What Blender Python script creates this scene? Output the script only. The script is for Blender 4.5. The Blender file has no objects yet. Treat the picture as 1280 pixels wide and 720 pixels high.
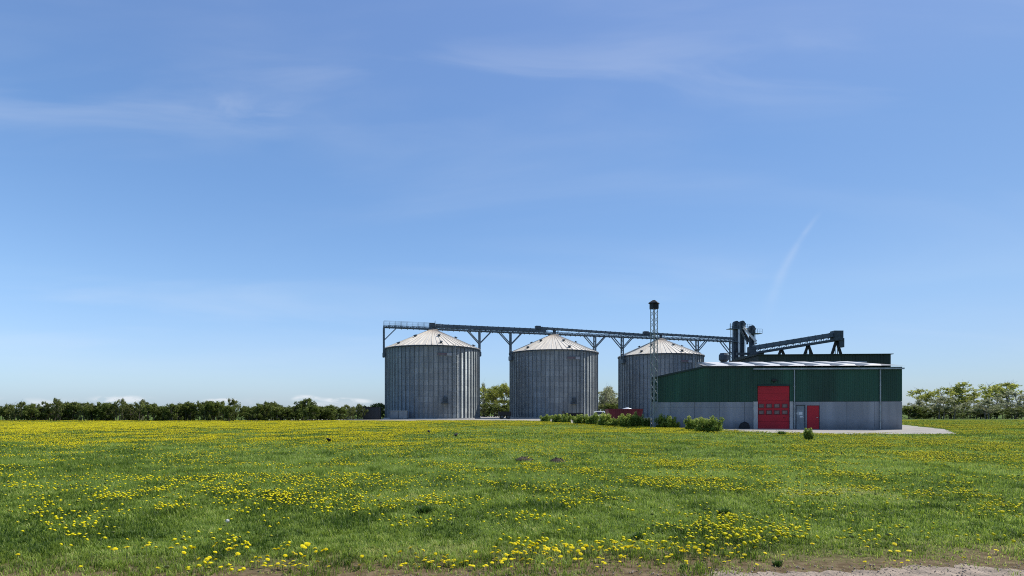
import bpy, math, random
import numpy as np
from mathutils import Vector, Matrix

R = math.radians
scene = bpy.context.scene
col = scene.collection
F = 741.0          # focal length in photo pixels
HZ = 514.0         # horizon row
EYE = 1.6
SUN_AZ, SUN_EL = R(62), R(52)


def X(px, d): return (px - 640.0) / F * d
def Z(py, d): return (HZ - py) / F * d + EYE
def GD(py): return EYE * F / (py - HZ)      # distance of a ground point seen at this row


# ------------------------------------------------------------------ helpers
class MB:
    def __init__(s):
        s.v = []; s.f = []; s.m = []; s.mat = 0

    def quad(s, pts):
        n = len(s.v); s.v += [tuple(p) for p in pts]
        s.f.append(tuple(range(n, n + len(pts)))); s.m.append(s.mat)

    def box(s, c, d, mtx=None):
        hx, hy, hz = d[0] / 2, d[1] / 2, d[2] / 2
        p = [Vector((x * hx, y * hy, z * hz)) for z in (-1, 1) for y in (-1, 1) for x in (-1, 1)]
        if mtx is not None: p = [mtx @ q for q in p]
        c = Vector(c); n = len(s.v)
        s.v += [tuple(q + c) for q in p]
        for f in ((0, 2, 3, 1), (4, 5, 7, 6), (0, 1, 5, 4), (2, 6, 7, 3), (0, 4, 6, 2), (1, 3, 7, 5)):
            s.f.append(tuple(n + i for i in f)); s.m.append(s.mat)

    def beam(s, p, q, w, h=None):
        p, q = Vector(p), Vector(q); h = h or w
        d = q - p; L = d.length
        if L < 1e-6: return
        z = d.normalized(); up = Vector((0, 0, 1)) if abs(z.z) < .95 else Vector((0, 1, 0))
        x = up.cross(z).normalized(); y = z.cross(x)
        m = Matrix((x, y, z)).transposed()
        s.box((p + q) / 2, (w, h, L), m)

    def tube(s, p, q, r, n=8, r2=None, caps=True):
        p, q = Vector(p), Vector(q); r2 = r if r2 is None else r2
        z = (q - p).normalized(); up = Vector((0, 0, 1)) if abs(z.z) < .95 else Vector((0, 1, 0))
        x = up.cross(z).normalized(); y = z.cross(x); b = len(s.v)
        for o, rr in ((p, r), (q, r2)):
            for i in range(n):
                a = 2 * math.pi * i / n
                s.v.append(tuple(o + x * (rr * math.cos(a)) + y * (rr * math.sin(a))))
        for i in range(n):
            j = (i + 1) % n
            s.f.append((b + i, b + j, b + n + j, b + n + i)); s.m.append(s.mat)
        if caps:
            s.f.append(tuple(b + i for i in reversed(range(n)))); s.m.append(s.mat)
            s.f.append(tuple(b + n + i for i in range(n))); s.m.append(s.mat)

    def path(s, pts, rads, n=6):
        pts = [Vector(p) for p in pts]; b = len(s.v)
        for k, p in enumerate(pts):
            t = (pts[min(k + 1, len(pts) - 1)] - pts[max(k - 1, 0)]).normalized()
            up = Vector((0, 0, 1)) if abs(t.z) < .9 else Vector((0, 1, 0))
            x = up.cross(t).normalized(); y = t.cross(x)
            for i in range(n):
                a = 2 * math.pi * i / n
                s.v.append(tuple(p + x * (rads[k] * math.cos(a)) + y * (rads[k] * math.sin(a))))
        for k in range(len(pts) - 1):
            for i in range(n):
                j = (i + 1) % n
                s.f.append((b + k * n + i, b + k * n + j, b + (k + 1) * n + j, b + (k + 1) * n + i)); s.m.append(s.mat)
        s.f.append(tuple(b + i for i in reversed(range(n)))); s.m.append(s.mat)
        s.f.append(tuple(b + (len(pts) - 1) * n + i for i in range(n))); s.m.append(s.mat)

    def lathe(s, prof, n=24, c=(0, 0, 0)):
        b = len(s.v)
        for (r, z) in prof:
            for i in range(n):
                a = 2 * math.pi * i / n
                s.v.append((c[0] + r * math.cos(a), c[1] + r * math.sin(a), c[2] + z))
        for k in range(len(prof) - 1):
            for i in range(n):
                j = (i + 1) % n
                s.f.append((b + k * n + i, b + k * n + j, b + (k + 1) * n + j, b + (k + 1) * n + i)); s.m.append(s.mat)

    def prism(s, poly, axis_p, axis_q):
        """poly: list of 3D points, extruded by vector q-p"""
        e = Vector(axis_q) - Vector(axis_p); n = len(poly); b = len(s.v)
        s.v += [tuple(Vector(p)) for p in poly] + [tuple(Vector(p) + e) for p in poly]
        s.f.append(tuple(b + i for i in reversed(range(n)))); s.m.append(s.mat)
        s.f.append(tuple(b + n + i for i in range(n))); s.m.append(s.mat)
        for i in range(n):
            j = (i + 1) % n
            s.f.append((b + i, b + j, b + n + j, b + n + i)); s.m.append(s.mat)

    def blob(s, c, r, nu=10, nv=7, jit=0, rng=None):
        prof_b = len(s.v)
        for k in range(nv + 1):
            t = math.pi * k / nv
            for i in range(nu):
                a = 2 * math.pi * i / nu
                w = 1 + (rng.uniform(-jit, jit) if rng else 0)
                s.v.append((c[0] + r[0] * w * math.sin(t) * math.cos(a), c[1] + r[1] * w * math.sin(t) * math.sin(a), c[2] - r[2] * w * math.cos(t)))
        for k in range(nv):
            for i in range(nu):
                j = (i + 1) % nu
                s.f.append((prof_b + k * nu + i, prof_b + k * nu + j, prof_b + (k + 1) * nu + j, prof_b + (k + 1) * nu + i)); s.m.append(s.mat)

    def build(s, name, mats, parent=None, smooth=False, label=None):
        me = bpy.data.meshes.new(name)
        me.from_pydata(s.v, [], s.f)
        if not isinstance(mats, (list, tuple)): mats = [mats]
        for m in mats: me.materials.append(m)
        me.polygons.foreach_set('material_index', s.m)
        if smooth: me.polygons.foreach_set('use_smooth', [True] * len(s.f))
        me.update()
        o = bpy.data.objects.new(name, me); col.objects.link(o)
        if parent: o.parent = parent
        if label: o['label'] = label
        return o


def np_mesh(name, verts, faces, mats, attrs=None, parent=None, smooth=False, mi=None):
    """verts (N,3), faces (M,k) same k"""
    me = bpy.data.meshes.new(name)
    N, (M, k) = len(verts), faces.shape
    me.vertices.add(N); me.vertices.foreach_set('co', np.ascontiguousarray(verts, np.float32).ravel())
    me.loops.add(M * k); me.loops.foreach_set('vertex_index', np.ascontiguousarray(faces, np.int32).ravel())
    me.polygons.add(M); me.polygons.foreach_set('loop_start', np.arange(0, M * k, k, dtype=np.int32))
    try: me.polygons.foreach_set('loop_total', np.full(M, k, np.int32))
    except Exception: pass
    for m in mats: me.materials.append(m)
    if mi is not None: me.polygons.foreach_set('material_index', mi.astype(np.int32))
    if smooth: me.polygons.foreach_set('use_smooth', np.ones(M, bool))
    for an, av in (attrs or {}).items():
        a = me.attributes.new(an, 'FLOAT', 'POINT'); a.data.foreach_set('value', np.ascontiguousarray(av, np.float32))
    me.update(calc_edges=True)
    o = bpy.data.objects.new(name, me); col.objects.link(o)
    if parent: o.parent = parent
    return o


def tag(o, label=None, cat=None, group=None, kind=None):
    if label: o['label'] = label
    if cat: o['category'] = cat
    if group: o['group'] = group
    if kind: o['kind'] = kind
    return o


def thing(name, label, cat, loc=(0, 0, 0), rz=0, group=None):
    o = bpy.data.objects.new(name, None); col.objects.link(o); o.empty_display_size = .2
    o.location = loc; o.rotation_euler = (0, 0, rz)
    return tag(o, label, cat, group)


def dup(root, loc, rz=0, sc=None, label=None, cat=None, group=None):
    r = root.copy(); col.objects.link(r); r.location = loc; r.rotation_euler = (0, 0, rz)
    if sc is not None: r.scale = sc
    if label: r['label'] = label
    if cat: r['category'] = cat
    if group: r['group'] = group
    for ch in root.children:
        c = ch.copy(); col.objects.link(c); c.parent = r
        for g in ch.children:
            d = g.copy(); col.objects.link(d); d.parent = c
    return r


def vnoise(x, y, seed=0):
    x = np.asarray(x, float); y = np.asarray(y, float)
    xi = np.floor(x).astype(np.int64); yi = np.floor(y).astype(np.int64)
    fx = x - xi; fy = y - yi; fx = fx * fx * (3 - 2 * fx); fy = fy * fy * (3 - 2 * fy)
    def h(a, b):
        n = (a * 374761393 + b * 668265263 + seed * 1442695041) & 0xffffffff
        n = ((n ^ (n >> 13)) * 1274126177) & 0xffffffff
        return ((n ^ (n >> 16)) & 0xffff) / 65535.0
    return (h(xi, yi) * (1 - fx) + h(xi + 1, yi) * fx) * (1 - fy) + (h(xi, yi + 1) * (1 - fx) + h(xi + 1, yi + 1) * fx) * fy


def sstep(a, b, x):
    t = np.clip((x - a) / (b - a), 0, 1); return t * t * (3 - 2 * t)


# ------------------------------------------------------------------ materials
def newmat(name):
    m = bpy.data.materials.new(name); m.use_nodes = True
    nt = m.node_tree; return m, nt, nt.nodes['Principled BSDF']


def N(nt, t, **kw):
    n = nt.nodes.new(t)
    for k, v in kw.items():
        if k in n.inputs: n.inputs[k].default_value = v
        else: setattr(n, k, v)
    return n


def simple(name, c, rough=.6, metal=0.0, var=.15, scale=2.0, bump=0.0, bscale=20, streak=False):
    """flat paint or metal with weathering noise"""
    m, nt, b = newmat(name)
    tc = N(nt, 'ShaderNodeTexCoord'); mp = N(nt, 'ShaderNodeMapping')
    nt.links.new(tc.outputs['Object'], mp.inputs['Vector'])
    if streak: mp.inputs['Scale'].default_value = (1, 1, .12)
    nz = N(nt, 'ShaderNodeTexNoise'); nz.inputs['Scale'].default_value = scale; nz.inputs['Detail'].default_value = 6
    nt.links.new(mp.outputs[0], nz.inputs['Vector'])
    rp = N(nt, 'ShaderNodeValToRGB')
    rp.color_ramp.elements[0].position = .3; rp.color_ramp.elements[1].position = .72
    rp.color_ramp.elements[0].color = (*[x * (1 - var * 1.5) for x in c], 1)
    rp.color_ramp.elements[1].color = (*[min(1, x * (1 + var)) for x in c], 1)
    nt.links.new(nz.outputs['Fac'], rp.inputs[0]); nt.links.new(rp.outputs[0], b.inputs['Base Color'])
    b.inputs['Roughness'].default_value = rough; b.inputs['Metallic'].default_value = metal
    if bump:
        n2 = N(nt, 'ShaderNodeTexNoise'); n2.inputs['Scale'].default_value = bscale; n2.inputs['Detail'].default_value = 4
        nt.links.new(tc.outputs['Object'], n2.inputs['Vector'])
        bp = N(nt, 'ShaderNodeBump'); bp.inputs['Strength'].default_value = bump; bp.inputs['Distance'].default_value = .05
        nt.links.new(n2.outputs['Fac'], bp.inputs['Height']); nt.links.new(bp.outputs[0], b.inputs['Normal'])
    return m


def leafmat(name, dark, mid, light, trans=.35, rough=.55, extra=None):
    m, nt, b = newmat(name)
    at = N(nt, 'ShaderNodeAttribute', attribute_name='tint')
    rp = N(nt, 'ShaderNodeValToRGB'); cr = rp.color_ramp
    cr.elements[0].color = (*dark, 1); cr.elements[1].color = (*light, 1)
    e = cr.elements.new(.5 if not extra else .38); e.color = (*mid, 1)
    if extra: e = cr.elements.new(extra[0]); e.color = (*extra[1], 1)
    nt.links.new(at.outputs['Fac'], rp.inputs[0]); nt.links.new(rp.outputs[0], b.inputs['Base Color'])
    b.inputs['Roughness'].default_value = rough; b.inputs['Specular IOR Level'].default_value = .25
    tr = N(nt, 'ShaderNodeBsdfTranslucent'); nt.links.new(rp.outputs[0], tr.inputs['Color'])
    mx = N(nt, 'ShaderNodeMixShader'); mx.inputs[0].default_value = trans
    nt.links.new(b.outputs[0], mx.inputs[1]); nt.links.new(tr.outputs[0], mx.inputs[2])
    nt.links.new(mx.outputs[0], nt.nodes['Material Output'].inputs['Surface'])
    return m


def silo_wall_mat():
    m, nt, b = newmat('galvanised_wall')
    tc = N(nt, 'ShaderNodeTexCoord'); sp = N(nt, 'ShaderNodeSeparateXYZ'); nt.links.new(tc.outputs['Object'], sp.inputs[0])
    at = N(nt, 'ShaderNodeMath', operation='ARCTAN2'); nt.links.new(sp.outputs['Y'], at.inputs[0]); nt.links.new(sp.outputs['X'], at.inputs[1])
    mu = N(nt, 'ShaderNodeMath', operation='MULTIPLY'); mu.inputs[1].default_value = 10.0; nt.links.new(at.outputs[0], mu.inputs[0])
    cb = N(nt, 'ShaderNodeCombineXYZ'); nt.links.new(mu.outputs[0], cb.inputs[0]); nt.links.new(sp.outputs['Z'], cb.inputs[1])
    br = N(nt, 'ShaderNodeTexBrick'); br.offset = .5
    br.inputs['Scale'].default_value = 1; br.inputs['Brick Width'].default_value = 2.945; br.inputs['Row Height'].default_value = 1.13
    br.inputs['Mortar Size'].default_value = .03; br.inputs['Bias'].default_value = 0
    br.inputs['Color1'].default_value = (.30, .338, .355, 1); br.inputs['Color2'].default_value = (.40, .44, .45, 1); br.inputs['Mortar'].default_value = (.24, .27, .285, 1)
    nt.links.new(cb.outputs[0], br.inputs['Vector'])
    mp = N(nt, 'ShaderNodeMapping'); mp.inputs['Scale'].default_value = (1, 1, .08); nt.links.new(tc.outputs['Object'], mp.inputs[0])
    nz = N(nt, 'ShaderNodeTexNoise'); nz.inputs['Scale'].default_value = 1.6; nz.inputs['Detail'].default_value = 8; nt.links.new(mp.outputs[0], nz.inputs['Vector'])
    r = N(nt, 'ShaderNodeMapRange'); r.inputs['From Min'].default_value = .3; r.inputs['From Max'].default_value = .7; r.inputs['To Min'].default_value = .74; r.inputs['To Max'].default_value = 1.14
    nt.links.new(nz.outputs['Fac'], r.inputs[0])
    # rust and grime low down and in faint patches
    n3 = N(nt, 'ShaderNodeTexNoise'); n3.inputs['Scale'].default_value = .35; n3.inputs['Detail'].default_value = 5; nt.links.new(tc.outputs['Object'], n3.inputs['Vector'])
    r3 = N(nt, 'ShaderNodeMapRange'); r3.inputs['From Min'].default_value = .55; r3.inputs['From Max'].default_value = .8; r3.inputs['To Max'].default_value = .35; nt.links.new(n3.outputs['Fac'], r3.inputs[0])
    mm = N(nt, 'ShaderNodeMix', data_type='RGBA', blend_type='MULTIPLY'); mm.inputs[0].default_value = 1
    nt.links.new(br.outputs['Color'], mm.inputs[6]); nt.links.new(r.outputs[0], mm.inputs[7])
    m2 = N(nt, 'ShaderNodeMix', data_type='RGBA'); nt.links.new(r3.outputs[0], m2.inputs[0]); nt.links.new(mm.outputs[2], m2.inputs[6]); m2.inputs[7].default_value = (.17, .14, .12, 1)
    nt.links.new(m2.outputs[2], b.inputs['Base Color'])
    b.inputs['Metallic'].default_value = .9; b.inputs['Roughness'].default_value = .58
    # horizontal corrugation: the normal swings up and down with height
    ge = N(nt, 'ShaderNodeNewGeometry')
    w0 = N(nt, 'ShaderNodeMath', operation='MULTIPLY'); w0.inputs[1].default_value = 2 * math.pi / .108; nt.links.new(sp.outputs['Z'], w0.inputs[0])
    wv = N(nt, 'ShaderNodeMath', operation='COSINE'); nt.links.new(w0.outputs[0], wv.inputs[0])
    wa = N(nt, 'ShaderNodeMath', operation='MULTIPLY'); wa.inputs[1].default_value = .74; nt.links.new(wv.outputs[0], wa.inputs[0])
    cz = N(nt, 'ShaderNodeCombineXYZ'); nt.links.new(wa.outputs[0], cz.inputs[2])
    va = N(nt, 'ShaderNodeVectorMath', operation='ADD'); nt.links.new(ge.outputs['Normal'], va.inputs[0]); nt.links.new(cz.outputs[0], va.inputs[1])
    vn = N(nt, 'ShaderNodeVectorMath', operation='NORMALIZE'); nt.links.new(va.outputs[0], vn.inputs[0]); nt.links.new(vn.outputs[0], b.inputs['Normal'])
    return m


def silo_roof_mat():
    m, nt, b = newmat('galvanised_roof')
    tc = N(nt, 'ShaderNodeTexCoord'); sp = N(nt, 'ShaderNodeSeparateXYZ'); nt.links.new(tc.outputs['Object'], sp.inputs[0])
    at = N(nt, 'ShaderNodeMath', operation='ARCTAN2'); nt.links.new(sp.outputs['Y'], at.inputs[0]); nt.links.new(sp.outputs['X'], at.inputs[1])
    mu = N(nt, 'ShaderNodeMath', operation='MULTIPLY'); mu.inputs[1].default_value = 14; nt.links.new(at.outputs[0], mu.inputs[0])
    cb = N(nt, 'ShaderNodeCombineXYZ'); nt.links.new(mu.outputs[0], cb.inputs[0])
    z = N(nt, 'ShaderNodeMath', operation='MULTIPLY'); z.inputs[1].default_value = .5; nt.links.new(sp.outputs['Z'], z.inputs[0]); nt.links.new(z.outputs[0], cb.inputs[1])
    nz = N(nt, 'ShaderNodeTexNoise'); nz.inputs['Scale'].default_value = .9; nz.inputs['Detail'].default_value = 8; nt.links.new(cb.outputs[0], nz.inputs['Vector'])
    rp = N(nt, 'ShaderNodeValToRGB'); e = rp.color_ramp.elements
    e[0].position = .28; e[0].color = (.38, .33, .26, 1); e[1].position = .62; e[1].color = (.76, .70, .59, 1)
    e2 = rp.color_ramp.elements.new(.42); e2.color = (.65, .59, .49, 1)
    nt.links.new(nz.outputs['Fac'], rp.inputs[0])
    # rust near the crown
    r3 = N(nt, 'ShaderNodeMapRange'); r3.inputs['From Min'].default_value = 17.4; r3.inputs['From Max'].default_value = 19.3; r3.inputs['To Max'].default_value = .45
    nt.links.new(sp.outputs['Z'], r3.inputs[0])
    m2 = N(nt, 'ShaderNodeMix', data_type='RGBA'); nt.links.new(r3.outputs[0], m2.inputs[0]); nt.links.new(rp.outputs[0], m2.inputs[6]); m2.inputs[7].default_value = (.33, .20, .13, 1)
    nt.links.new(m2.outputs[2], b.inputs['Base Color'])
    b.inputs['Metallic'].default_value = .0; b.inputs['Roughness'].default_value = .5
    return m


def field_mat():
    m, nt, b = newmat('meadow_soil')
    tc = N(nt, 'ShaderNodeTexCoord')
    n1 = N(nt, 'ShaderNodeTexNoise'); n1.inputs['Scale'].default_value = .35; n1.inputs['Detail'].default_value = 8; nt.links.new(tc.outputs['Object'], n1.inputs['Vector'])
    n2 = N(nt, 'ShaderNodeTexNoise'); n2.inputs['Scale'].default_value = 9; n2.inputs['Detail'].default_value = 8; nt.links.new(tc.outputs['Object'], n2.inputs['Vector'])
    rp = N(nt, 'ShaderNodeValToRGB'); e = rp.color_ramp.elements
    e[0].position = .3; e[0].color = (.05, .085, .016, 1); e[1].position = .7; e[1].color = (.13, .19, .035, 1)
    nt.links.new(n2.outputs['Fac'], rp.inputs[0])
    rq = N(nt, 'ShaderNodeValToRGB'); e = rq.color_ramp.elements
    e[0].position = .35; e[0].color = (.10, .07, .035, 1); e[1].position = .7; e[1].color = (.20, .15, .085, 1)
    nt.links.new(n2.outputs['Fac'], rq.inputs[0])
    sp = N(nt, 'ShaderNodeSeparateXYZ'); nt.links.new(tc.outputs['Object'], sp.inputs[0])
    # distance from the bare path edge: y - .08 x
    mx = N(nt, 'ShaderNodeMath', operation='MULTIPLY_ADD'); mx.inputs[1].default_value = -.08; nt.links.new(sp.outputs['X'], mx.inputs[0]); nt.links.new(sp.outputs['Y'], mx.inputs[2])
    md = N(nt, 'ShaderNodeMath', operation='MULTIPLY_ADD'); md.inputs[1].default_value = 2.2; nt.links.new(n1.outputs['Fac'], md.inputs[0]); nt.links.new(mx.outputs[0], md.inputs[2])
    rr = N(nt, 'ShaderNodeMapRange'); rr.inputs['From Min'].default_value = 7.2; rr.inputs['From Max'].default_value = 8.6; nt.links.new(md.outputs[0], rr.inputs[0])
    mm = N(nt, 'ShaderNodeMix', data_type='RGBA'); nt.links.new(rr.outputs[0], mm.inputs[0]); nt.links.new(rq.outputs[0], mm.inputs[6]); nt.links.new(rp.outputs[0], mm.inputs[7])
    nt.links.new(mm.outputs[2], b.inputs['Base Color']); b.inputs['Roughness'].default_value = .95; b.inputs['Specular IOR Level'].default_value = .1
    bp = N(nt, 'ShaderNodeBump'); bp.inputs['Strength'].default_value = .8; bp.inputs['Distance'].default_value = .04
    nt.links.new(n2.outputs['Fac'], bp.inputs['Height']); nt.links.new(bp.outputs[0], b.inputs['Normal'])
    return m


def petalmat(name, c):
    m = simple(name, c, .6, 0, .10, 40); nt = m.node_tree; b = nt.nodes['Principled BSDF']; b.inputs['Specular IOR Level'].default_value = .15
    tr = N(nt, 'ShaderNodeBsdfTranslucent', Color=(*c, 1)); mx = N(nt, 'ShaderNodeMixShader'); mx.inputs[0].default_value = .25
    nt.links.new(b.outputs[0], mx.inputs[1]); nt.links.new(tr.outputs[0], mx.inputs[2]); nt.links.new(mx.outputs[0], nt.nodes['Material Output'].inputs['Surface'])
    return m


def wallmat(name, c):
    """concrete with form joints, run-off streaks and a splash zone at the foot"""
    m = simple(name, c, .85, 0, .16, 1.2, .25, 12, True); nt = m.node_tree; b = nt.nodes['Principled BSDF']
    src = b.inputs['Base Color'].links[0].from_socket
    tc = N(nt, 'ShaderNodeTexCoord'); sp = N(nt, 'ShaderNodeSeparateXYZ'); nt.links.new(tc.outputs['Object'], sp.inputs[0])
    nz = N(nt, 'ShaderNodeTexNoise'); nz.inputs['Scale'].default_value = 2.2; nz.inputs['Detail'].default_value = 6; nt.links.new(tc.outputs['Object'], nz.inputs['Vector'])
    ad = N(nt, 'ShaderNodeMath', operation='MULTIPLY_ADD'); ad.inputs[1].default_value = -.9; nt.links.new(nz.outputs['Fac'], ad.inputs[0]); nt.links.new(sp.outputs['Z'], ad.inputs[2])
    r = N(nt, 'ShaderNodeMapRange'); r.inputs['From Min'].default_value = -.45; r.inputs['From Max'].default_value = .45; r.inputs['To Min'].default_value = .58; nt.links.new(ad.outputs[0], r.inputs[0])
    mm = N(nt, 'ShaderNodeMix', data_type='RGBA', blend_type='MULTIPLY'); mm.inputs[0].default_value = 1
    nt.links.new(src, mm.inputs[6]); nt.links.new(r.outputs[0], mm.inputs[7]); nt.links.new(mm.outputs[2], b.inputs['Base Color'])
    return m


M = {
    'wall': silo_wall_mat(), 'roof': silo_roof_mat(), 'field': field_mat(),
    'rib': simple('wall_stiffener', (.15, .17, .185), .5, .4, .2, 1),  # stiffeners are galvanised too; the darker colour stands for their shadows
    'mastm': simple('dull_galvanised_lattice', (.26, .29, .29), .8, 0, .15, 2),
    'galv': simple('galvanised_steel', (.32, .35, .37), .45, .4, .2, 3),
    'steel': simple('weathered_blue_grey_steel', (.10, .135, .165), .5, .3, .25, 2),
    'dsteel': simple('dark_machine_steel', (.055, .075, .095), .5, .3, .3, 2),
    'lsteel': simple('pale_galvanised_pipe', (.8, .8, .78), .4, .1, .15, 2),
    'black': simple('black_weathered_board', (.012, .012, .014), .7, 0, .3, 3),
    'ratio': simple('tank_grey', (.13, .15, .165), .5, .2, .2, 1.5),
    'green': simple('green_cladding', (.014, .072, .044), .55, 0, .28, .7, streak=True),
    'dgreen': simple('dark_green_cladding', (.012, .030, .026), .6, 0, .2, .7, streak=True),
    'conc': wallmat('concrete_panel', (.295, .305, .325)),
    'conc_l': simple('pale_concrete', (.46, .46, .45), .85, 0, .12, 1.5, .2, 14),
    'red': simple('red_door_paint', (.50, .008, .022), .6, 0, .1, 1.0),
    'dred': simple('faded_dark_red_paint', (.15, .018, .026), .6, 0, .25, 1.5, streak=True),
    'white': simple('white_sheet', (.62, .62, .61), .5, 0, .06, 1.5),
    'whitep': simple('white_paint', (.75, .76, .76), .3, 0, .05, 1),
    'glass': simple('dull_window_pane', (.20, .13, .12), .4, 0, .25, 3),
    'dglass': simple('dark_glass', (.02, .025, .03), .08, 0, .1, 2),
    'rroof': simple('grey_sheet_roof', (.16, .165, .165), .6, .1, .2, 1.2),
    'gravel': simple('pale_gravel', (.40, .365, .31), .95, 0, .22, 1.8, .6, 22),
    'yard': simple('pale_yard_concrete', (.36, .335, .295), .9, 0, .18, .6, .3, 12),
    'dirt': simple('dry_dirt', (.36, .285, .215), .95, 0, .26, 5, .9, 28),
    'stone': simple('pebble', (.36, .29, .225), .95, 0, .3, 12),
    'rubber': simple('black_rubber', (.018, .018, .018), .8, 0, .2, 5, .3, 20),
    'navy': simple('blackish_blue_paint', (.016, .022, .032), .55, 0, .25, 1.2, streak=True),
    'gbox': simple('grey_sheet_metal', (.24, .28, .31), .5, .25, .15, 1.5),
    'plateR': simple('faded_red_letter', (.19, .11, .125), .5, 0, .2, 2),
    'plateW': simple('pale_plate', (.36, .37, .39), .5, 0, .15, 2),
    'bark': simple('bark', (.10, .085, .07), .9, 0, .3, 6, .5, 15),
    'barkl': simple('pale_bark', (.22, .19, .16), .9, 0, .3, 6, .5, 15),
    'feather': simple('black_feathers', (.008, .008, .010), .8, 0, .3, 12),
    'beak': simple('grey_beak', (.12, .12, .12), .4, 0, .1, 20),
    'mole': simple('dark_mole_soil', (.06, .045, .026), .95, 0, .4, 18, .6, 40),
    'petal': petalmat('dandelion_yellow', (.97, .82, .012)),
    'petal_c': simple('dandelion_centre', (.95, .68, .008), .7, 0, .1, 60),
    'stem': simple('dandelion_stem', (.16, .19, .06), .6, 0, .2, 40),
    'fluff': simple('seed_fluff', (.72, .72, .70), .9, 0, .06, 60),
    'grass': leafmat('grass_blade', (.062, .118, .013), (.268, .358, .045), (.62, .58, .20), .5, .45, (.68, (.36, .49, .09))),
    'hedge': leafmat('hedge_leaf', (.035, .055, .012), (.14, .185, .034), (.33, .36, .10), .45),
    'hedgel': leafmat('young_hedge_leaf', (.05, .07, .018), (.17, .20, .05), (.34, .36, .13), .45),
    'spring': leafmat('spring_leaf', (.15, .18, .03), (.38, .41, .08), (.60, .60, .18), .55),
    'blossom': leafmat('pale_spring_leaf', (.14, .16, .08), (.36, .38, .20), (.65, .65, .48), .45),
    'shrub': leafmat('shrub_leaf', (.05, .095, .014), (.27, .36, .055), (.72, .72, .24), .5),
    'weed': leafmat('weed_leaf', (.035, .08, .014), (.10, .18, .03), (.20, .28, .06), .4, .5),
}

# ------------------------------------------------------------------ camera, sun, sky
cam = bpy.data.cameras.new('camera'); co = bpy.data.objects.new('camera', cam); col.objects.link(co)
co.location = (0, 0, EYE); co.rotation_euler = (R(90), 0, 0)
cam.sensor_fit = 'HORIZONTAL'; cam.sensor_width = 36; cam.lens = 36 * F / 1280
cam.shift_y = (HZ - 360) / 1280; cam.clip_start = .1; cam.clip_end = 20000
scene.camera = co

sd = Vector((math.sin(SUN_AZ) * math.cos(SUN_EL), math.cos(SUN_AZ) * math.cos(SUN_EL), math.sin(SUN_EL)))
sl = bpy.data.lights.new('sun', 'SUN'); so = bpy.data.objects.new('sun', sl); col.objects.link(so)
sl.energy = 4.9; sl.angle = R(.53); sl.color = (1, .95, .86)
so.rotation_euler = sd.to_track_quat('Z', 'Y').to_euler(); so.location = (60, 40, 80)


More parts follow.
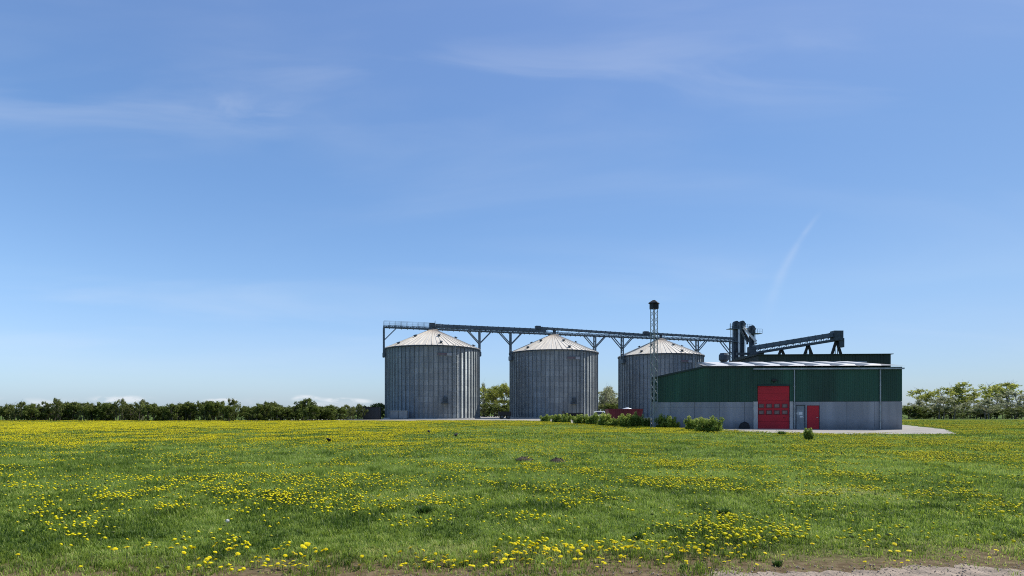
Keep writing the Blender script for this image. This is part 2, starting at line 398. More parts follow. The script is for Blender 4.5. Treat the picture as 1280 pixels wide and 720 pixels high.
def build_world():
    w = bpy.data.worlds.new('World'); scene.world = w; w.use_nodes = True
    nt = w.node_tree; bg = nt.nodes['Background']
    sky = N(nt, 'ShaderNodeTexSky'); sky.sky_type = 'NISHITA'; sky.sun_disc = False
    sky.sun_elevation = SUN_EL; sky.sun_rotation = SUN_AZ
    sky.air_density = 1.0; sky.dust_density = .35; sky.ozone_density = 2.2; sky.altitude = 0
    tc = N(nt, 'ShaderNodeTexCoord'); sp = N(nt, 'ShaderNodeSeparateXYZ'); nt.links.new(tc.outputs['Generated'], sp.inputs[0])
    L = nt.links.new

    def math_(op, a, b=None, c=None):
        n = N(nt, 'ShaderNodeMath', operation=op)
        for i, v in enumerate((a, b, c)):
            if v is None: continue
            if isinstance(v, (int, float)): n.inputs[i].default_value = v
            else: L(v, n.inputs[i])
        return n.outputs[0]
    yy = math_('MAXIMUM', sp.outputs['Y'], .05)
    u = math_('DIVIDE', sp.outputs['X'], yy); v = math_('DIVIDE', sp.outputs['Z'], yy)

    def noise(su, sv, scale, det=6, off=0.0, dist=0.0):
        cb = N(nt, 'ShaderNodeCombineXYZ'); L(math_('MULTIPLY_ADD', u, su, off), cb.inputs[0]); L(math_('MULTIPLY', v, sv), cb.inputs[1])
        n = N(nt, 'ShaderNodeTexNoise'); n.inputs['Scale'].default_value = scale; n.inputs['Detail'].default_value = det; n.inputs['Distortion'].default_value = dist
        L(cb.outputs[0], n.inputs['Vector']); return n.outputs['Fac']

    def ramp(x, a, b, lo=0.0, hi=1.0):
        r = N(nt, 'ShaderNodeMapRange'); r.interpolation_type = 'SMOOTHSTEP'
        r.inputs['From Min'].default_value = a; r.inputs['From Max'].default_value = b; r.inputs['To Min'].default_value = lo; r.inputs['To Max'].default_value = hi
        L(x, r.inputs[0]); return r.outputs[0]

    def gauss(x, c, s):      # bump around c with half width s
        d = math_('DIVIDE', math_('SUBTRACT', x, c), s)
        return math_('POWER', 2.718, math_('MULTIPLY', math_('MULTIPLY', d, d), -1.0))
    # cirrus veil: a broad band rising to the right and a brighter wisp on the left
    band = gauss(math_('MULTIPLY_ADD', u, -.07, v), .555, .075)
    cir = math_('MULTIPLY', math_('MULTIPLY', band, ramp(noise(1, 5, 2.2, 8, 3.1, .6), .42, .75)), .14)
    wq = math_('MULTIPLY', gauss(v, math_('MULTIPLY_ADD', u, -.12, .455), .03), gauss(u, -.44, .11))
    wisp = math_('MULTIPLY', math_('MULTIPLY', wq, ramp(noise(3, 8, 2.5, 8, 7.7, .8), .38, .7)), .10)
    veil = math_('MULTIPLY', ramp(noise(.7, 3, 1.7, 6, 11.3, .5), .45, .85), .12)
    low = math_('MULTIPLY', math_('MULTIPLY', gauss(v, .17, .09), ramp(noise(.8, 6, 2.0, 6, 21.0, .4), .48, .8)), .16)
    # contrail curving down on the right
    dv = math_('SUBTRACT', .305, v)
    cu = math_('ADD', .497, math_('MULTIPLY', dv, math_('MULTIPLY_ADD', dv, 1.6, -.69)))
    tr = math_('MULTIPLY', gauss(u, cu, math_('MULTIPLY_ADD', math_('MAXIMUM', dv, 0.0), .045, .005)), math_('MULTIPLY', ramp(v, .13, .24), ramp(v, .345, .30)))
    trail = math_('MULTIPLY', math_('MULTIPLY', tr, ramp(noise(3, 10, 4, 5, 2.0, .3), .1, .6)), .11)
    # little cumulus heads just above the horizon
    cum = math_('MULTIPLY', math_('MULTIPLY', ramp(noise(9, 22, 1.6, 7, 1.4, .3), .47, .6), ramp(v, .026, .012)), math_('MULTIPLY', ramp(v, .002, .008), ramp(noise(2.0, 0, 1.6, 2, 5.2), .44, .6)))
    heads = None
    for (cu_, cv_, wu_, wv_) in ((-.349, .0215, .024, .0060), (-.296, .0185, .022, .0045), (-.262, .0165, .026, .0050), (-.49, .018, .03, .004), (-.66, .02, .05, .007)):
        gq = math_('MULTIPLY', gauss(u, cu_, wu_), gauss(v, cv_, wv_)); heads = gq if heads is None else math_('ADD', heads, gq)
    heads = math_('MULTIPLY', ramp(heads, .15, .8), ramp(noise(14, 40, 2.2, 7, 4.4, .3), .36, .56))
    cum = math_('MAXIMUM', math_('MULTIPLY', cum, .5), math_('MULTIPLY', heads, .62))
    tot = math_('ADD', math_('ADD', cir, wisp), math_('ADD', math_('ADD', veil, low), math_('ADD', trail, cum)))
    tot = math_('MINIMUM', tot, .9)
    # slight saturation of the clear sky towards the phone camera's blue, paler at the horizon
    tint = N(nt, 'ShaderNodeMix', data_type='RGBA', blend_type='MULTIPLY'); tint.inputs[0].default_value = 1.0
    L(sky.outputs[0], tint.inputs[6])
    tr2 = N(nt, 'ShaderNodeValToRGB'); e = tr2.color_ramp.elements
    e[0].position = 0.0; e[0].color = (.285, .375, .60, 1); e[1].position = .9; e[1].color = (.57, .61, .70, 1)
    for p_, c_ in ((.046, (.36, .43, .575)), (.099, (.425, .475, .59)), (.18, (.46, .525, .605)), (.277, (.45, .533, .615)), (.39, (.45, .545, .635)), (.566, (.54, .59, .68))):
        em = tr2.color_ramp.elements.new(p_); em.color = (*c_, 1)
    L(sp.outputs['Z'], tr2.inputs[0])
    # even out the sky's brightness from left to right
    rx = N(nt, 'ShaderNodeMapRange'); rx.inputs['From Min'].default_value = -.65; rx.inputs['From Max'].default_value = .65; rx.inputs['To Min'].default_value = 2.62; rx.inputs['To Max'].default_value = 1.62
    L(sp.outputs['X'], rx.inputs[0])
    vs = N(nt, 'ShaderNodeVectorMath', operation='SCALE'); L(tr2.outputs[0], vs.inputs[0]); L(rx.outputs[0], vs.inputs['Scale'])
    L(vs.outputs[0], tint.inputs[7])
    mx = N(nt, 'ShaderNodeMix', data_type='RGBA'); L(tot, mx.inputs[0]); L(tint.outputs[2], mx.inputs[6]); mx.inputs[7].default_value = CLOUD
    L(mx.outputs[2], bg.inputs['Color']); bg.inputs['Strength'].default_value = .11


CLOUD = (8.0, 8.3, 8.8, 1)
build_world()
scene.view_settings.view_transform = 'Standard'; scene.view_settings.look = 'None'
scene.cycles.use_denoising = False; scene.cycles.filter_width = 1.05; scene.cycles.max_bounces = 8; scene.cycles.sample_clamp_indirect = 4
scene.view_settings.exposure = 0; scene.view_settings.gamma = 1

# ------------------------------------------------------------------ ground
YARD = [(-140, 104), (-60, 101), (-20.5, 97.5), (-8, 99.5), (0, 99), (4.5, 93), (7.2, 80), (10.5, 68), (14.2, 57.5), (17.6, 48), (18.6, 44.5), (19.8, 42.5), (24, 40.8), (31, 41.5), (38, 52), (48, 75), (62, 110),
        (70, 190), (-10, 190), (-30, 118), (-60, 104.5), (-140, 107)]


def rough_edge(poly, step=1.6, amp=.35):
    r = random.Random(12); out = []
    for i, (x1, y1) in enumerate(poly):
        x2, y2 = poly[(i + 1) % len(poly)]; L = math.hypot(x2 - x1, y2 - y1)
        if min(y1, y2) > 103 or max(x1, x2) > 48 or min(x1, x2) < -70: out.append((x1, y1)); continue
        n = max(1, int(L / step)); nxv, nyv = -(y2 - y1) / L, (x2 - x1) / L
        for k in range(n):
            j = r.uniform(-amp, amp) if k else 0; f = k / n; out.append((x1 + (x2 - x1) * f + nxv * j, y1 + (y2 - y1) * f + nyv * j))
    return out


YARD = rough_edge(YARD)


def in_poly(x, y, poly):
    r = np.zeros(x.shape, bool); n = len(poly)
    for i in range(n):
        x1, y1 = poly[i]; x2, y2 = poly[(i + 1) % n]
        if y1 == y2: continue
        c = ((y1 > y) != (y2 > y)) & (x < (x2 - x1) * (y - y1) / (y2 - y1) + x1)
        r ^= c
    return r


def path_edge(x): return 5.76 + .08 * (x - .4)


def gz(x, y):
    """ground height: gentle hollows, level at the path and beyond the meadow"""
    h = (vnoise(x / 5.0, y / 5.0, 3) + .45 * vnoise(x / 1.7, y / 1.7, 4)) / 1.45
    return -.11 * h * sstep(.3, 2.5, y - path_edge(x)) * (1 - sstep(34, 42, np.abs(y))) - .0


def axis(fine, step, far, grow):
    a = list(np.arange(0, fine, step)); s = step
    while a[-1] < far: s *= grow; a.append(a[-1] + s)
    return np.array(a)


ax = axis(36, .3, 4000, 1.25); xs = np.concatenate([-ax[:0:-1], ax])
ay = axis(46, .3, 7000, 1.25); yb = axis(4, .5, 400, 1.5); ys = np.concatenate([-yb[:0:-1], ay])
gx, gy = np.meshgrid(xs, ys); zz = gz(gx, gy)
nx, ny = len(xs), len(ys)
idx = np.arange(nx * ny).reshape(ny, nx)
fc = np.stack([idx[:-1, :-1], idx[:-1, 1:], idx[1:, 1:], idx[1:, :-1]], -1).reshape(-1, 4)
g = np_mesh('field', np.stack([gx, gy, zz], -1).reshape(-1, 3), fc, [M['field']], smooth=True); tag(g, kind='structure')

# yard of concrete and gravel round silos and hall
b = MB(); b.quad([(x, y, .004) for x, y in YARD]); tag(b.build('yard', M['yard']), kind='structure')
# bare path in front of the meadow
rng = np.random.default_rng(5)
px_ = np.arange(-14, 14.01, .03)
pe = path_edge(px_) - .08 + .22 * (vnoise(px_ * 1.3, px_ * 0, 8) - .5) + .16 * (vnoise(px_ * 6, px_ * 0, 9) - .5) + .08 * (vnoise(px_ * 20, px_ * 0, 10) - .5)
vv = np.concatenate([np.stack([px_, pe * 0 - 3, pe * 0 + .006], -1), np.stack([px_, pe, pe * 0 + .006], -1)])
k = len(px_); i = np.arange(k - 1)
tag(np_mesh('dirt_path', vv, np.stack([i, i + 1, k + i + 1, k + i], -1), [M['dirt']]), kind='structure')

# pebbles on the path
n = 3200
sx = rng.uniform(-7, 7, n); sy = path_edge(sx) - np.abs(rng.normal(0, .45, n)) + .12
sr = rng.uniform(.003, .009, n) * rng.choice([1, 1, 1, 1.7], n)
oc = np.array([(1, 0, 0), (0, 1, 0), (-1, 0, 0), (0, -1, 0), (0, 0, .8), (0, 0, -.8)])
of = np.array([(0, 1, 4), (1, 2, 4), (2, 3, 4), (3, 0, 4), (1, 0, 5), (2, 1, 5), (3, 2, 5), (0, 3, 5)])
vv = (oc[None] * sr[:, None, None] * rng.uniform(.6, 1.2, (n, 6, 3))) + np.stack([sx, sy, sr * .35 + .006], -1)[:, None]
ff = (of[None] + 6 * np.arange(n)[:, None, None]).reshape(-1, 3)
tag(np_mesh('path_pebbles', vv.reshape(-1, 3), ff, [M['stone']], smooth=False), 'loose pebbles scattered on the bare dry path in front', 'pebbles', kind='stuff')


# ------------------------------------------------------------------ grass
def blade_field(seed):
    rng = np.random.default_rng(seed); V, T, Fc = [], [], []; base = 0
    #   d0, d1, density, width, height, segments
    bands = [(5.3, 8.0, 2300, .0068, .075, 2), (8.0, 12.5, 1300, .009, .078, 2), (12.5, 20, 620, .014, .082, 1), (20, 34, 230, .025, .085, 1), (34, 60, 80, .046, .085, 1), (60, 106, 26, .085, .085, 1)]
    for d0, d1, den, w0, h0, seg in bands:
        half = .95
        n = int(den * (half * (d1 * d1 - d0 * d0)))
        y = np.sqrt(rng.uniform(d0 * d0, d1 * d1, n)); x = rng.uniform(-1, 1, n) * (half * y + .6)
        if d0 < 6: # pull tufts together
            x += (vnoise(x * 9, y * 9, 41) - .5) * .12; y += (vnoise(x * 9, y * 9, 42) - .5) * .12
        e = y - path_edge(x)
        thin = sstep(-.30, .95, e + (vnoise(x * 1.6, y * 1.6, 21) - .5) * 1.7 + (vnoise(x * 5, y * 5, 22) - .5) * .7)
        keep = (rng.random(n) < .20 * sstep(-.2, .1, e) + .80 * thin) & ~in_poly(x, y, YARD)
        x, y, e, thin = x[keep], y[keep], e[keep], thin[keep]; n = len(x)
        lush = .55 * vnoise(x / 1.1, y / 1.1, 31) + .45 * vnoise(x / .35, y / .35, 32)
        big = vnoise(x / 6, y / 6, 33); fine0 = vnoise(x / .3, y / .34, 38)
        h = h0 * (.40 + .8 * lush + .55 * sstep(.62, .9, fine0)) * rng.uniform(.55, 1.35, n) * (.45 + .55 * thin)
        w = w0 * rng.uniform(.7, 1.4, n)
        a = rng.uniform(0, 2 * math.pi, n); lean = rng.uniform(.1, 1.15, n) * h
        dx, dy = np.cos(a), np.sin(a); sxv, syv = -dy, dx
        z0 = gz(x, y)
        med = vnoise(x / .8, y / 1.0, 34); fine = vnoise(x / .16, y / .2, 35)
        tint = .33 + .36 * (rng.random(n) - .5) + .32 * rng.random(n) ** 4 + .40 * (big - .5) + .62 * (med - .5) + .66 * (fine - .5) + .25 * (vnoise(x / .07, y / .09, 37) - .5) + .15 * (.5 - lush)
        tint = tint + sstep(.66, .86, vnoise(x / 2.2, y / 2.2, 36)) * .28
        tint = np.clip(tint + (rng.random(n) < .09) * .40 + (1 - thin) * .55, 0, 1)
        if seg == 2:
            v = np.empty((n, 5, 3)); t = np.empty((n, 5))
            for kk, (tt, ww, s) in enumerate(((0, 1, -1), (0, 1, 1), (.55, .8, -1), (.55, .8, 1))):
                v[:, kk, 0] = x + dx * lean * tt * tt + sxv * w * ww * s * .5
                v[:, kk, 1] = y + dy * lean * tt * tt + syv * w * ww * s * .5
                v[:, kk, 2] = z0 + h * tt - (.01 if tt == 0 else 0)
            v[:, 4] = np.stack([x + dx * lean, y + dy * lean, z0 + h * (1 - .25 * lean / h)], -1)
            t[:, :2] = (tint * .4)[:, None]; t[:, 2:4] = tint[:, None]; t[:, 4] = np.clip(tint * 1.25, 0, 1)  # blade feet coloured darker for the shadow between blades, tips lighter
            q = base + 5 * np.arange(n)[:, None]
            Fc.append(np.concatenate([q + [[0, 1, 3]], q + [[0, 3, 2]], q + [[2, 3, 4]]])); base += 5 * n
        else:
            v = np.empty((n, 3, 3)); t = np.empty((n, 3))
            for kk, s in ((0, -1), (1, 1)):
                v[:, kk] = np.stack([x + sxv * w * s * .5, y + syv * w * s * .5, z0 - .01], -1)
            v[:, 2] = np.stack([x + dx * lean, y + dy * lean, z0 + h], -1)
            t[:, :2] = (tint * .5)[:, None]; t[:, 2] = np.clip(tint * 1.2, 0, 1)  # same painted shade at the foot of the single-triangle blades
            q = base + 3 * np.arange(n)[:, None]; Fc.append(q + [[0, 1, 2]]); base += 3 * n
        V.append(v.reshape(-1, 3)); T.append(t.ravel())
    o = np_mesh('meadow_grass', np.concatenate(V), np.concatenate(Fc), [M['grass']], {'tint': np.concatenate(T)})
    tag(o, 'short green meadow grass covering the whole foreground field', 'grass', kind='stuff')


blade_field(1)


# ------------------------------------------------------------------ dandelions
def flower_density(x, y):
    """relative chance of a flower: clusters, plus the dense patches of this meadow"""
    px = 640 + F * x / y; py = HZ + EYE * F / y
    c = vnoise(x / 1.6, y / 1.6, 51) * .55 + vnoise(x / .5, y / .5, 52) * .45
    big = vnoise(x / 7, y / 9, 53)
    near = sstep(.50, .74, c + .22 * (big - .5))
    far = sstep(.42, .68, c + .30 * (big - .5))
    t = sstep(14, 30, y); p = near * (1 - t) + far * t
    def G(cx, cy, wx, wy): return np.exp(-((px - cx) / wx) ** 2 - ((py - cy) / wy) ** 2)
    boost = .24 + 2.6 * G(330, 530.5, 200, 4) + 2.6 * G(330, 551, 170, 6) + .9 * G(560, 531, 110, 3) + .9 * G(450, 541, 130, 6) + 1.3 * G(885, 541, 130, 4.5) \
        + 1.1 * G(930, 588, 100, 17) + .5 * G(470, 560, 130, 8) + .45 * G(470, 606, 130, 14) + .45 * G(720, 600, 110, 18) + .55 * G(840, 585, 40, 14) + .8 * G(120, 535, 180, 9) + .6 * G(1150, 580, 150, 30) \
        + 1.2 * G(880, 683, 120, 14) + .8 * G(700, 690, 110, 13) + .5 * G(360, 625, 60, 18) + .35 * G(560, 655, 160, 10) + .4 * G(560, 707, 150, 10) + .3 * G(520, 625, 60, 10)
    quiet = 1 - .75 * G(640, 541, 90, 8)
    return p * boost * quiet


def flower_points(seed):  # scattered blooms, then rosettes that flower together
    rng = np.random.default_rng(seed); P = []
    for d0, d1, mx in ((5.55, 12, 34), (12, 30, 60), (30, 60, 75), (60, 104, 60)):
        n = int(mx * .95 * (d1 * d1 - d0 * d0))
        y = np.sqrt(rng.uniform(d0 * d0, d1 * d1, n)); x = rng.uniform(-1, 1, n) * .95 * y
        keep = (rng.random(n) < flower_density(x, y)) & ~in_poly(x, y, YARD) & (y - path_edge(x) > .02)
        P.append(np.stack([x[keep], y[keep]], -1))
    for d0, d1, mx, rad_ in ((5.6, 14, 13, .17), (14, 30, 11, .24), (30, 60, 8, .34), (60, 104, 4.5, .5)):
        n = int(mx * .95 * (d1 * d1 - d0 * d0))
        y = np.sqrt(rng.uniform(d0 * d0, d1 * d1, n)); x = rng.uniform(-1, 1, n) * .95 * y
        kp = rng.random(n) < flower_density(x, y) * 1.15 + .018; x, y = x[kp], y[kp]
        ch = rng.geometric(.17, len(x)) + 2; x = np.repeat(x, ch) + rng.normal(0, rad_, ch.sum()); y = np.repeat(y, ch) + rng.normal(0, rad_ * .8, ch.sum())
        kp = (y > 5.6) & ~in_poly(x, y, YARD) & (y - path_edge(x) > .03); P.append(np.stack([x[kp], y[kp]], -1))
    for (cx, cy, cn, wx, wy) in ((770, 691, 62, 36, 9), (910, 674, 105, 48, 14), (985, 664, 46, 26, 12), (838, 690, 24, 24, 8), (690, 697, 40, 32, 8), (650, 703, 24, 30, 8), (545, 709, 44, 62, 6), (760, 704, 18, 50, 6), (900, 700, 14, 40, 6),
                                 (620, 703, 14, 25, 7), (855, 700, 12, 22, 5), (500, 657, 18, 30, 4), (445, 638, 14, 14, 6), (640, 654, 14, 18, 5), (565, 653, 8, 20, 3), (293, 672, 6, 22, 9), (345, 657, 8, 18, 4),
                                 (930, 690, 16, 30, 6), (400, 712, 12, 40, 4), (880, 640, 10, 30, 6), (320, 712, 10, 30, 4), (1100, 680, 40, 60, 14), (160, 690, 22, 70, 12),
                                 (930, 588, 150, 70, 10), (965, 601, 90, 45, 9), (852, 590, 90, 40, 11), (855, 606, 60, 30, 4), (780, 580, 110, 60, 8), (792, 603, 60, 30, 7), (700, 613, 110, 45, 7), (742, 619, 40, 22, 4), (905, 612, 30, 25, 6),
                                 (395, 606, 90, 60, 7), (475, 607, 100, 50, 4), (565, 602, 70, 45, 5), (447, 624, 40, 22, 7), (330, 626, 50, 32, 9), (372, 600, 50, 28, 9), (612, 606, 36, 18, 4), (545, 625, 24, 14, 5), (295, 612, 30, 22, 8),
                                 (430, 562, 120, 40, 3), (520, 580, 40, 20, 3), (660, 560, 80, 50, 4), (620, 572, 40, 50, 4), (545, 560, 60, 50, 4), (310, 549.5, 560, 80, 4), (400, 552, 420, 60, 4.5), (470, 557, 160, 40, 4), (350, 561, 90, 40, 4), (300, 563, 60, 25, 3), (560, 548, 160, 60, 3.5), (860, 542, 420, 70, 3), (950, 544, 300, 50, 2.5), (120, 550, 500, 90, 6), (1080, 590, 160, 60, 14), (1180, 610, 100, 70, 16), (150, 606, 160, 90, 12), (60, 640, 60, 50, 14)):
        q_x = rng.normal(cx, wx * .75, cn); q_y = np.clip(rng.normal(cy, wy * .75, cn), 535, 714); q_d = EYE * F / (q_y - HZ)
        P.append(np.stack([(q_x - 640) / F * q_d, q_d], -1)[q_d - path_edge((q_x - 640) / F * q_d) > .03])
    return np.concatenate(P)


pts = flower_points(11)
order = np.argsort(pts[:, 1]); pts = pts[order]
inframe = np.abs(pts[:, 0] / pts[:, 1]) < 635 / F
first = np.nonzero(inframe & (pts[:, 1] > 5.85))[0][:300]
mask = np.zeros(len(pts), bool); mask[first] = True
solo, crowd = pts[mask], pts[~mask]


def dandelion_mesh(seed):
    r = random.Random(seed); b = MB()
    h = r.uniform(.07, .125); rad = r.uniform(.023, .030)
    lx, ly = r.uniform(-.02, .02), r.uniform(-.02, .02)
    b.mat = 2; b.path([(0, 0, -.02), (lx * .4, ly * .4, h * .5), (lx, ly, h)], [.003, .0026, .0024], 5)
    b.blob((lx, ly, h), (.007, .007, .008), 6, 4)
    tilt = Matrix.Rotation(r.uniform(.1, .75), 3, Vector((math.cos(r.uniform(0, 6.28)), math.sin(r.uniform(0, 6.28)), 0)))
    c = Vector((lx, ly, h + .004))
    for ring, (rr, dz, npet, mat) in enumerate(((rad, .001, 18, 0), (rad * .82, .005, 16, 0), (rad * .58, .009, 12, 0), (rad * .33, .011, 8, 1))):
        b.mat = mat
        for i in range(npet):
            a = 2 * math.pi * (i + .5 * (ring % 2)) / npet + r.uniform(-.08, .08); w = .9 * math.pi / npet; L = rr * r.uniform(.9, 1.06)
            p = [Vector((0, 0, dz)), Vector((L * .8 * math.cos(a - w), L * .8 * math.sin(a - w), dz + .003 - .001 * ring)),
                 Vector((L * math.cos(a), L * math.sin(a), dz + .002)), Vector((L * .8 * math.cos(a + w), L * .8 * math.sin(a + w), dz + .003 - .001 * ring))]
            b.quad([tilt @ q + c for q in p])
    return b.build('dandelion', [M['petal'], M['petal_c'], M['stem']])


rr = random.Random(4)
protos = [dandelion_mesh(s) for s in range(8)]
used = set()
for (x, y) in solo:
    kk = rr.randrange(8); o = protos[kk]
    if kk in used: o = o.copy(); col.objects.link(o)
    used.add(kk)
    o.location = (x, y, float(gz(x, y)) + .0); o.rotation_euler = (0, 0, rr.uniform(0, 6.28)); e = y - path_edge(x); s = rr.uniform(.85, 1.2) * (.72 if e < .35 else .88 if e < .8 else 1); o.scale = (s, s, s * (.6 if e < .5 else 1))
    if e < .9: lab, gr = 'yellow dandelion in bloom on the thin dry turf along the bare path edge', 'dandelions along the bare path edge'
    else: lab, gr = 'yellow dandelion in bloom in the green grass of the near meadow', 'dandelions in the near meadow grass'
    tag(o, lab, 'dandelion', gr)

# the rest of the carpet: low domes, one sheet of flowers
rng = np.random.default_rng(77)
n = len(crowd); d = crowd[:, 1]
rad = rng.uniform(.022, .030, n) * (1 + .25 * sstep(20, 60, d)); ks = 7
hh = rng.uniform(.08, .135, n) + gz(crowd[:, 0], crowd[:, 1])
ang = 2 * math.pi * np.arange(ks) / ks
ring = np.stack([np.cos(ang), np.sin(ang), 0 * ang], -1)[None] * rad[:, None, None]
topv = np.stack([0 * rad, 0 * rad, rad * .62], -1)[:, None]
botv = np.stack([0 * rad, 0 * rad, -rad * .35], -1)[:, None]
loc = np.concatenate([ring * rng.uniform(.85, 1.15, (n, ks, 1)), topv, botv], 1)
ax_, tl = rng.uniform(0, 6.28, n), rng.uniform(0, .8, n)
ca, sa, ct, st = np.cos(ax_)[:, None], np.sin(ax_)[:, None], np.cos(tl)[:, None], np.sin(tl)[:, None]
xx, yy, z3 = loc[..., 0], loc[..., 1], loc[..., 2]
x1 = ca * xx + sa * yy; y1 = -sa * xx + ca * yy
x2 = ct * x1 + st * z3; z2 = -st * x1 + ct * z3
loc = np.stack([ca * x2 - sa * y1, sa * x2 + ca * y1, z2], -1) + np.stack([crowd[:, 0], crowd[:, 1], hh], -1)[:, None]
j = np.arange(ks); ft = np.stack([j, (j + 1) % ks, 0 * j + ks], -1); fb = np.stack([(j + 1) % ks, j, 0 * j + ks + 1], -1)
ff = np.concatenate([ft, fb]); mi = np.tile(np.r_[np.zeros(ks), np.full(ks, 1)], n)
ff = (ff[None] + (ks + 2) * np.arange(n)[:, None, None]).reshape(-1, 3)
o = np_mesh('dandelion_carpet', loc.reshape(-1, 3), ff, [M['petal'], M['stem']], mi=mi)
tag(o, 'carpet of yellow dandelions spreading over the meadow to the yard', 'dandelions', kind='stuff')

# white seed clocks
def clock(px, py, label):
    d = GD(py); r = random.Random(px); b = MB(); z = float(gz(np.array(X(px, d)), np.array(d)))
    b.mat = 1; b.path([(0, 0, 0), (.01, 0, .09), (.012, .004, .17)], [.003, .0026, .0024], 5)
    b.mat = 0
    for i in range(150):
        v = Vector((r.gauss(0, 1), r.gauss(0, 1), r.gauss(0, 1))).normalized()
        t = v.orthogonal().normalized() * .007; c = Vector((.012, .004, .18)) + v * r.uniform(.02, .026); u = v.cross(t)
        b.quad([c + t, c + u, c - t, c - u])
    o = b.build('dandelion_clock', [M['fluff'], M['stem']]); o.location = (X(px, d), d, z); tag(o, label, 'seed head')


clock(283, 664, 'white dandelion seed head among the yellow flowers at the lower left')


# ------------------------------------------------------------------ leafy things
def leaves(rng, blobs, n, size, flat=.35, hollow=.45, elong=1.7):
    """leaf rhombs spread through ellipsoid clumps -> verts, faces, tint"""
    bl = np.array([(c[0], c[1], c[2], r[0], r[1], r[2]) for c, r in blobs]); vol = (bl[:, 3] * bl[:, 4] * bl[:, 5]) ** .75
    k = rng.choice(len(bl), n, p=vol / vol.sum()); B = bl[k]
    d = rng.normal(size=(n, 3)); d /= np.linalg.norm(d, axis=1)[:, None]
    rad = rng.random(n) ** hollow * rng.uniform(.85, 1.12, n)
    c = B[:, :3] + d * rad[:, None] * B[:, 3:]
    nrm = d * .6 + rng.normal(size=(n, 3)) * .7; nrm /= np.linalg.norm(nrm, axis=1)[:, None]
    t = rng.normal(size=(n, 3)); t -= (t * nrm).sum(1)[:, None] * nrm; t /= np.linalg.norm(t, axis=1)[:, None]
    u = np.cross(nrm, t); s = size * rng.uniform(.6, 1.4, n)[:, None]
    v = np.stack([c + t * s * elong * .5, c + u * s * .5, c - t * s * elong * .5, c - u * s * .5], 1)
    clump = rng.uniform(-.16, .16, len(bl))
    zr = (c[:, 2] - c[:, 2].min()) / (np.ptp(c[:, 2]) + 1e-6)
    tint = np.clip(.22 + clump[k] + .38 * zr + .2 * (rad - .6) + rng.normal(0, .12, n), 0, 1)  # crown tops tinted lighter as if lit, low and inner leaves darker
    return v.reshape(-1, 3), np.arange(4 * n).reshape(-1, 4), np.repeat(tint, 4)


def make_tree(name, h, w, crown_lo, nb, nleaf, lsize, leafm, barkm, seed, stems=1, blob=.34, twigs=True):
    """tapered trunk with limbs that end in leaf clumps; returns [trunk mesh obj, crown mesh obj] parented to an Empty"""
    r = random.Random(seed); rng = np.random.default_rng(seed)
    root = bpy.data.objects.new(name, None); col.objects.link(root); root.empty_display_size = .2
    b = MB(); blobs = []; tr = h * .014 + .012
    for s in range(stems):
        ox, oy = (0, 0) if stems == 1 else (r.uniform(-.28, .28) * w, r.uniform(-.28, .28) * w)
        hs = h * r.uniform(.8, 1.0) if stems > 1 else h
        tp = [Vector((ox, oy, -.05))]
        for k in range(1, 6):
            tp.append(Vector((ox + r.uniform(-.05, .05) * w * k * .35, oy + r.uniform(-.05, .05) * w * k * .35, hs * .92 * k / 5)))
        b.path(tp, [tr * (1.15 - .95 * k / 5) for k in range(6)], 7)
        for q in range(6):
            e0 = tp[4].lerp(tp[5], r.random()); e1 = e0 + Vector((r.gauss(0, .10) * w, r.gauss(0, .10) * w, h * r.uniform(.06, .18))); b.path([e0, e1], [tr * .14, tr * .05], 4)
        for q in range(max(3, nb // stems)):
            f = r.uniform(crown_lo, .98); p0 = tp[0].lerp(tp[-1], f)
            ki = min(4, int(f * 5)); p0 = tp[ki].lerp(tp[ki + 1], f * 5 - ki)
            a = r.uniform(0, 6.28); prof = math.sin(math.pi * min(1, max(0.0, (f - crown_lo) / (1 - crown_lo)) * .8 + .22))
            L = w * .5 * prof * r.uniform(.45, 1.05)
            p2 = p0 + Vector((math.cos(a) * L, math.sin(a) * L, L * r.uniform(.15, .8)))
            p2.z = min(p2.z, h * r.uniform(.9, 1.0)); p1 = p0.lerp(p2, .5) + Vector((0, 0, -.06 * L))
            b.path([p0, p1, p2], [tr * .45 * (1.1 - .6 * f), tr * .3 * (1.1 - .6 * f), tr * .12], 5)
            rb = blob * w * r.uniform(.28, .52)
            blobs.append((p2, (rb, rb, rb * r.uniform(.6, .95))))
            blobs.append((p1.lerp(p2, .4), (rb * .8, rb * .8, rb * .6)))
            if twigs:
                for _ in range(3):
                    e = p2 + Vector((r.gauss(0, 1), r.gauss(0, 1), abs(r.gauss(0, 1)) + .3)).normalized() * rb * r.uniform(.9, 1.6)
                    b.path([p1.lerp(p2, .7), e], [tr * .12, tr * .04], 4)
    b.build('trunk', barkm, root)
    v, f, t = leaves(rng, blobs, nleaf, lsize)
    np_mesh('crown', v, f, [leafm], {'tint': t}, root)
    return root


# hedgerow of young trees at the left edge of the meadow
rh = random.Random(21)
hproto = [make_tree('hedgerow_tree', 3.0, 3.0, .02, 58, 4200, .11, M['hedge'], M['bark'], 100 + s, stems=5, blob=.27) if s < 3 else make_tree('hedgerow_tree', 3.0, 3.0, .05, 44, 1900, .11, M['hedgel'], M['bark'], 100 + s, stems=5, blob=.22) for s in range(5)]
hset = [False] * 5


def hedge_tree(px, d, h, w, label, group=None, kk=None):
    kk = rh.randrange(5) if kk is None else kk
    sc = (w / 3.0, w / 3.0, h / 3.0)
    if not hset[kk]:
        o = hproto[kk]; hset[kk] = True; o.location = (X(px, d), d, 0); o.rotation_euler = (0, 0, rh.uniform(0, 6.28)); o.scale = sc; tag(o, label, 'tree', group)
        if not group and 'group' in o: del o['group']
    else:
        o = dup(hproto[kk], (X(px, d), d, 0), rh.uniform(0, 6.28), sc, label, 'tree', group)
        if not group and 'group' in o: del o['group']
    return o


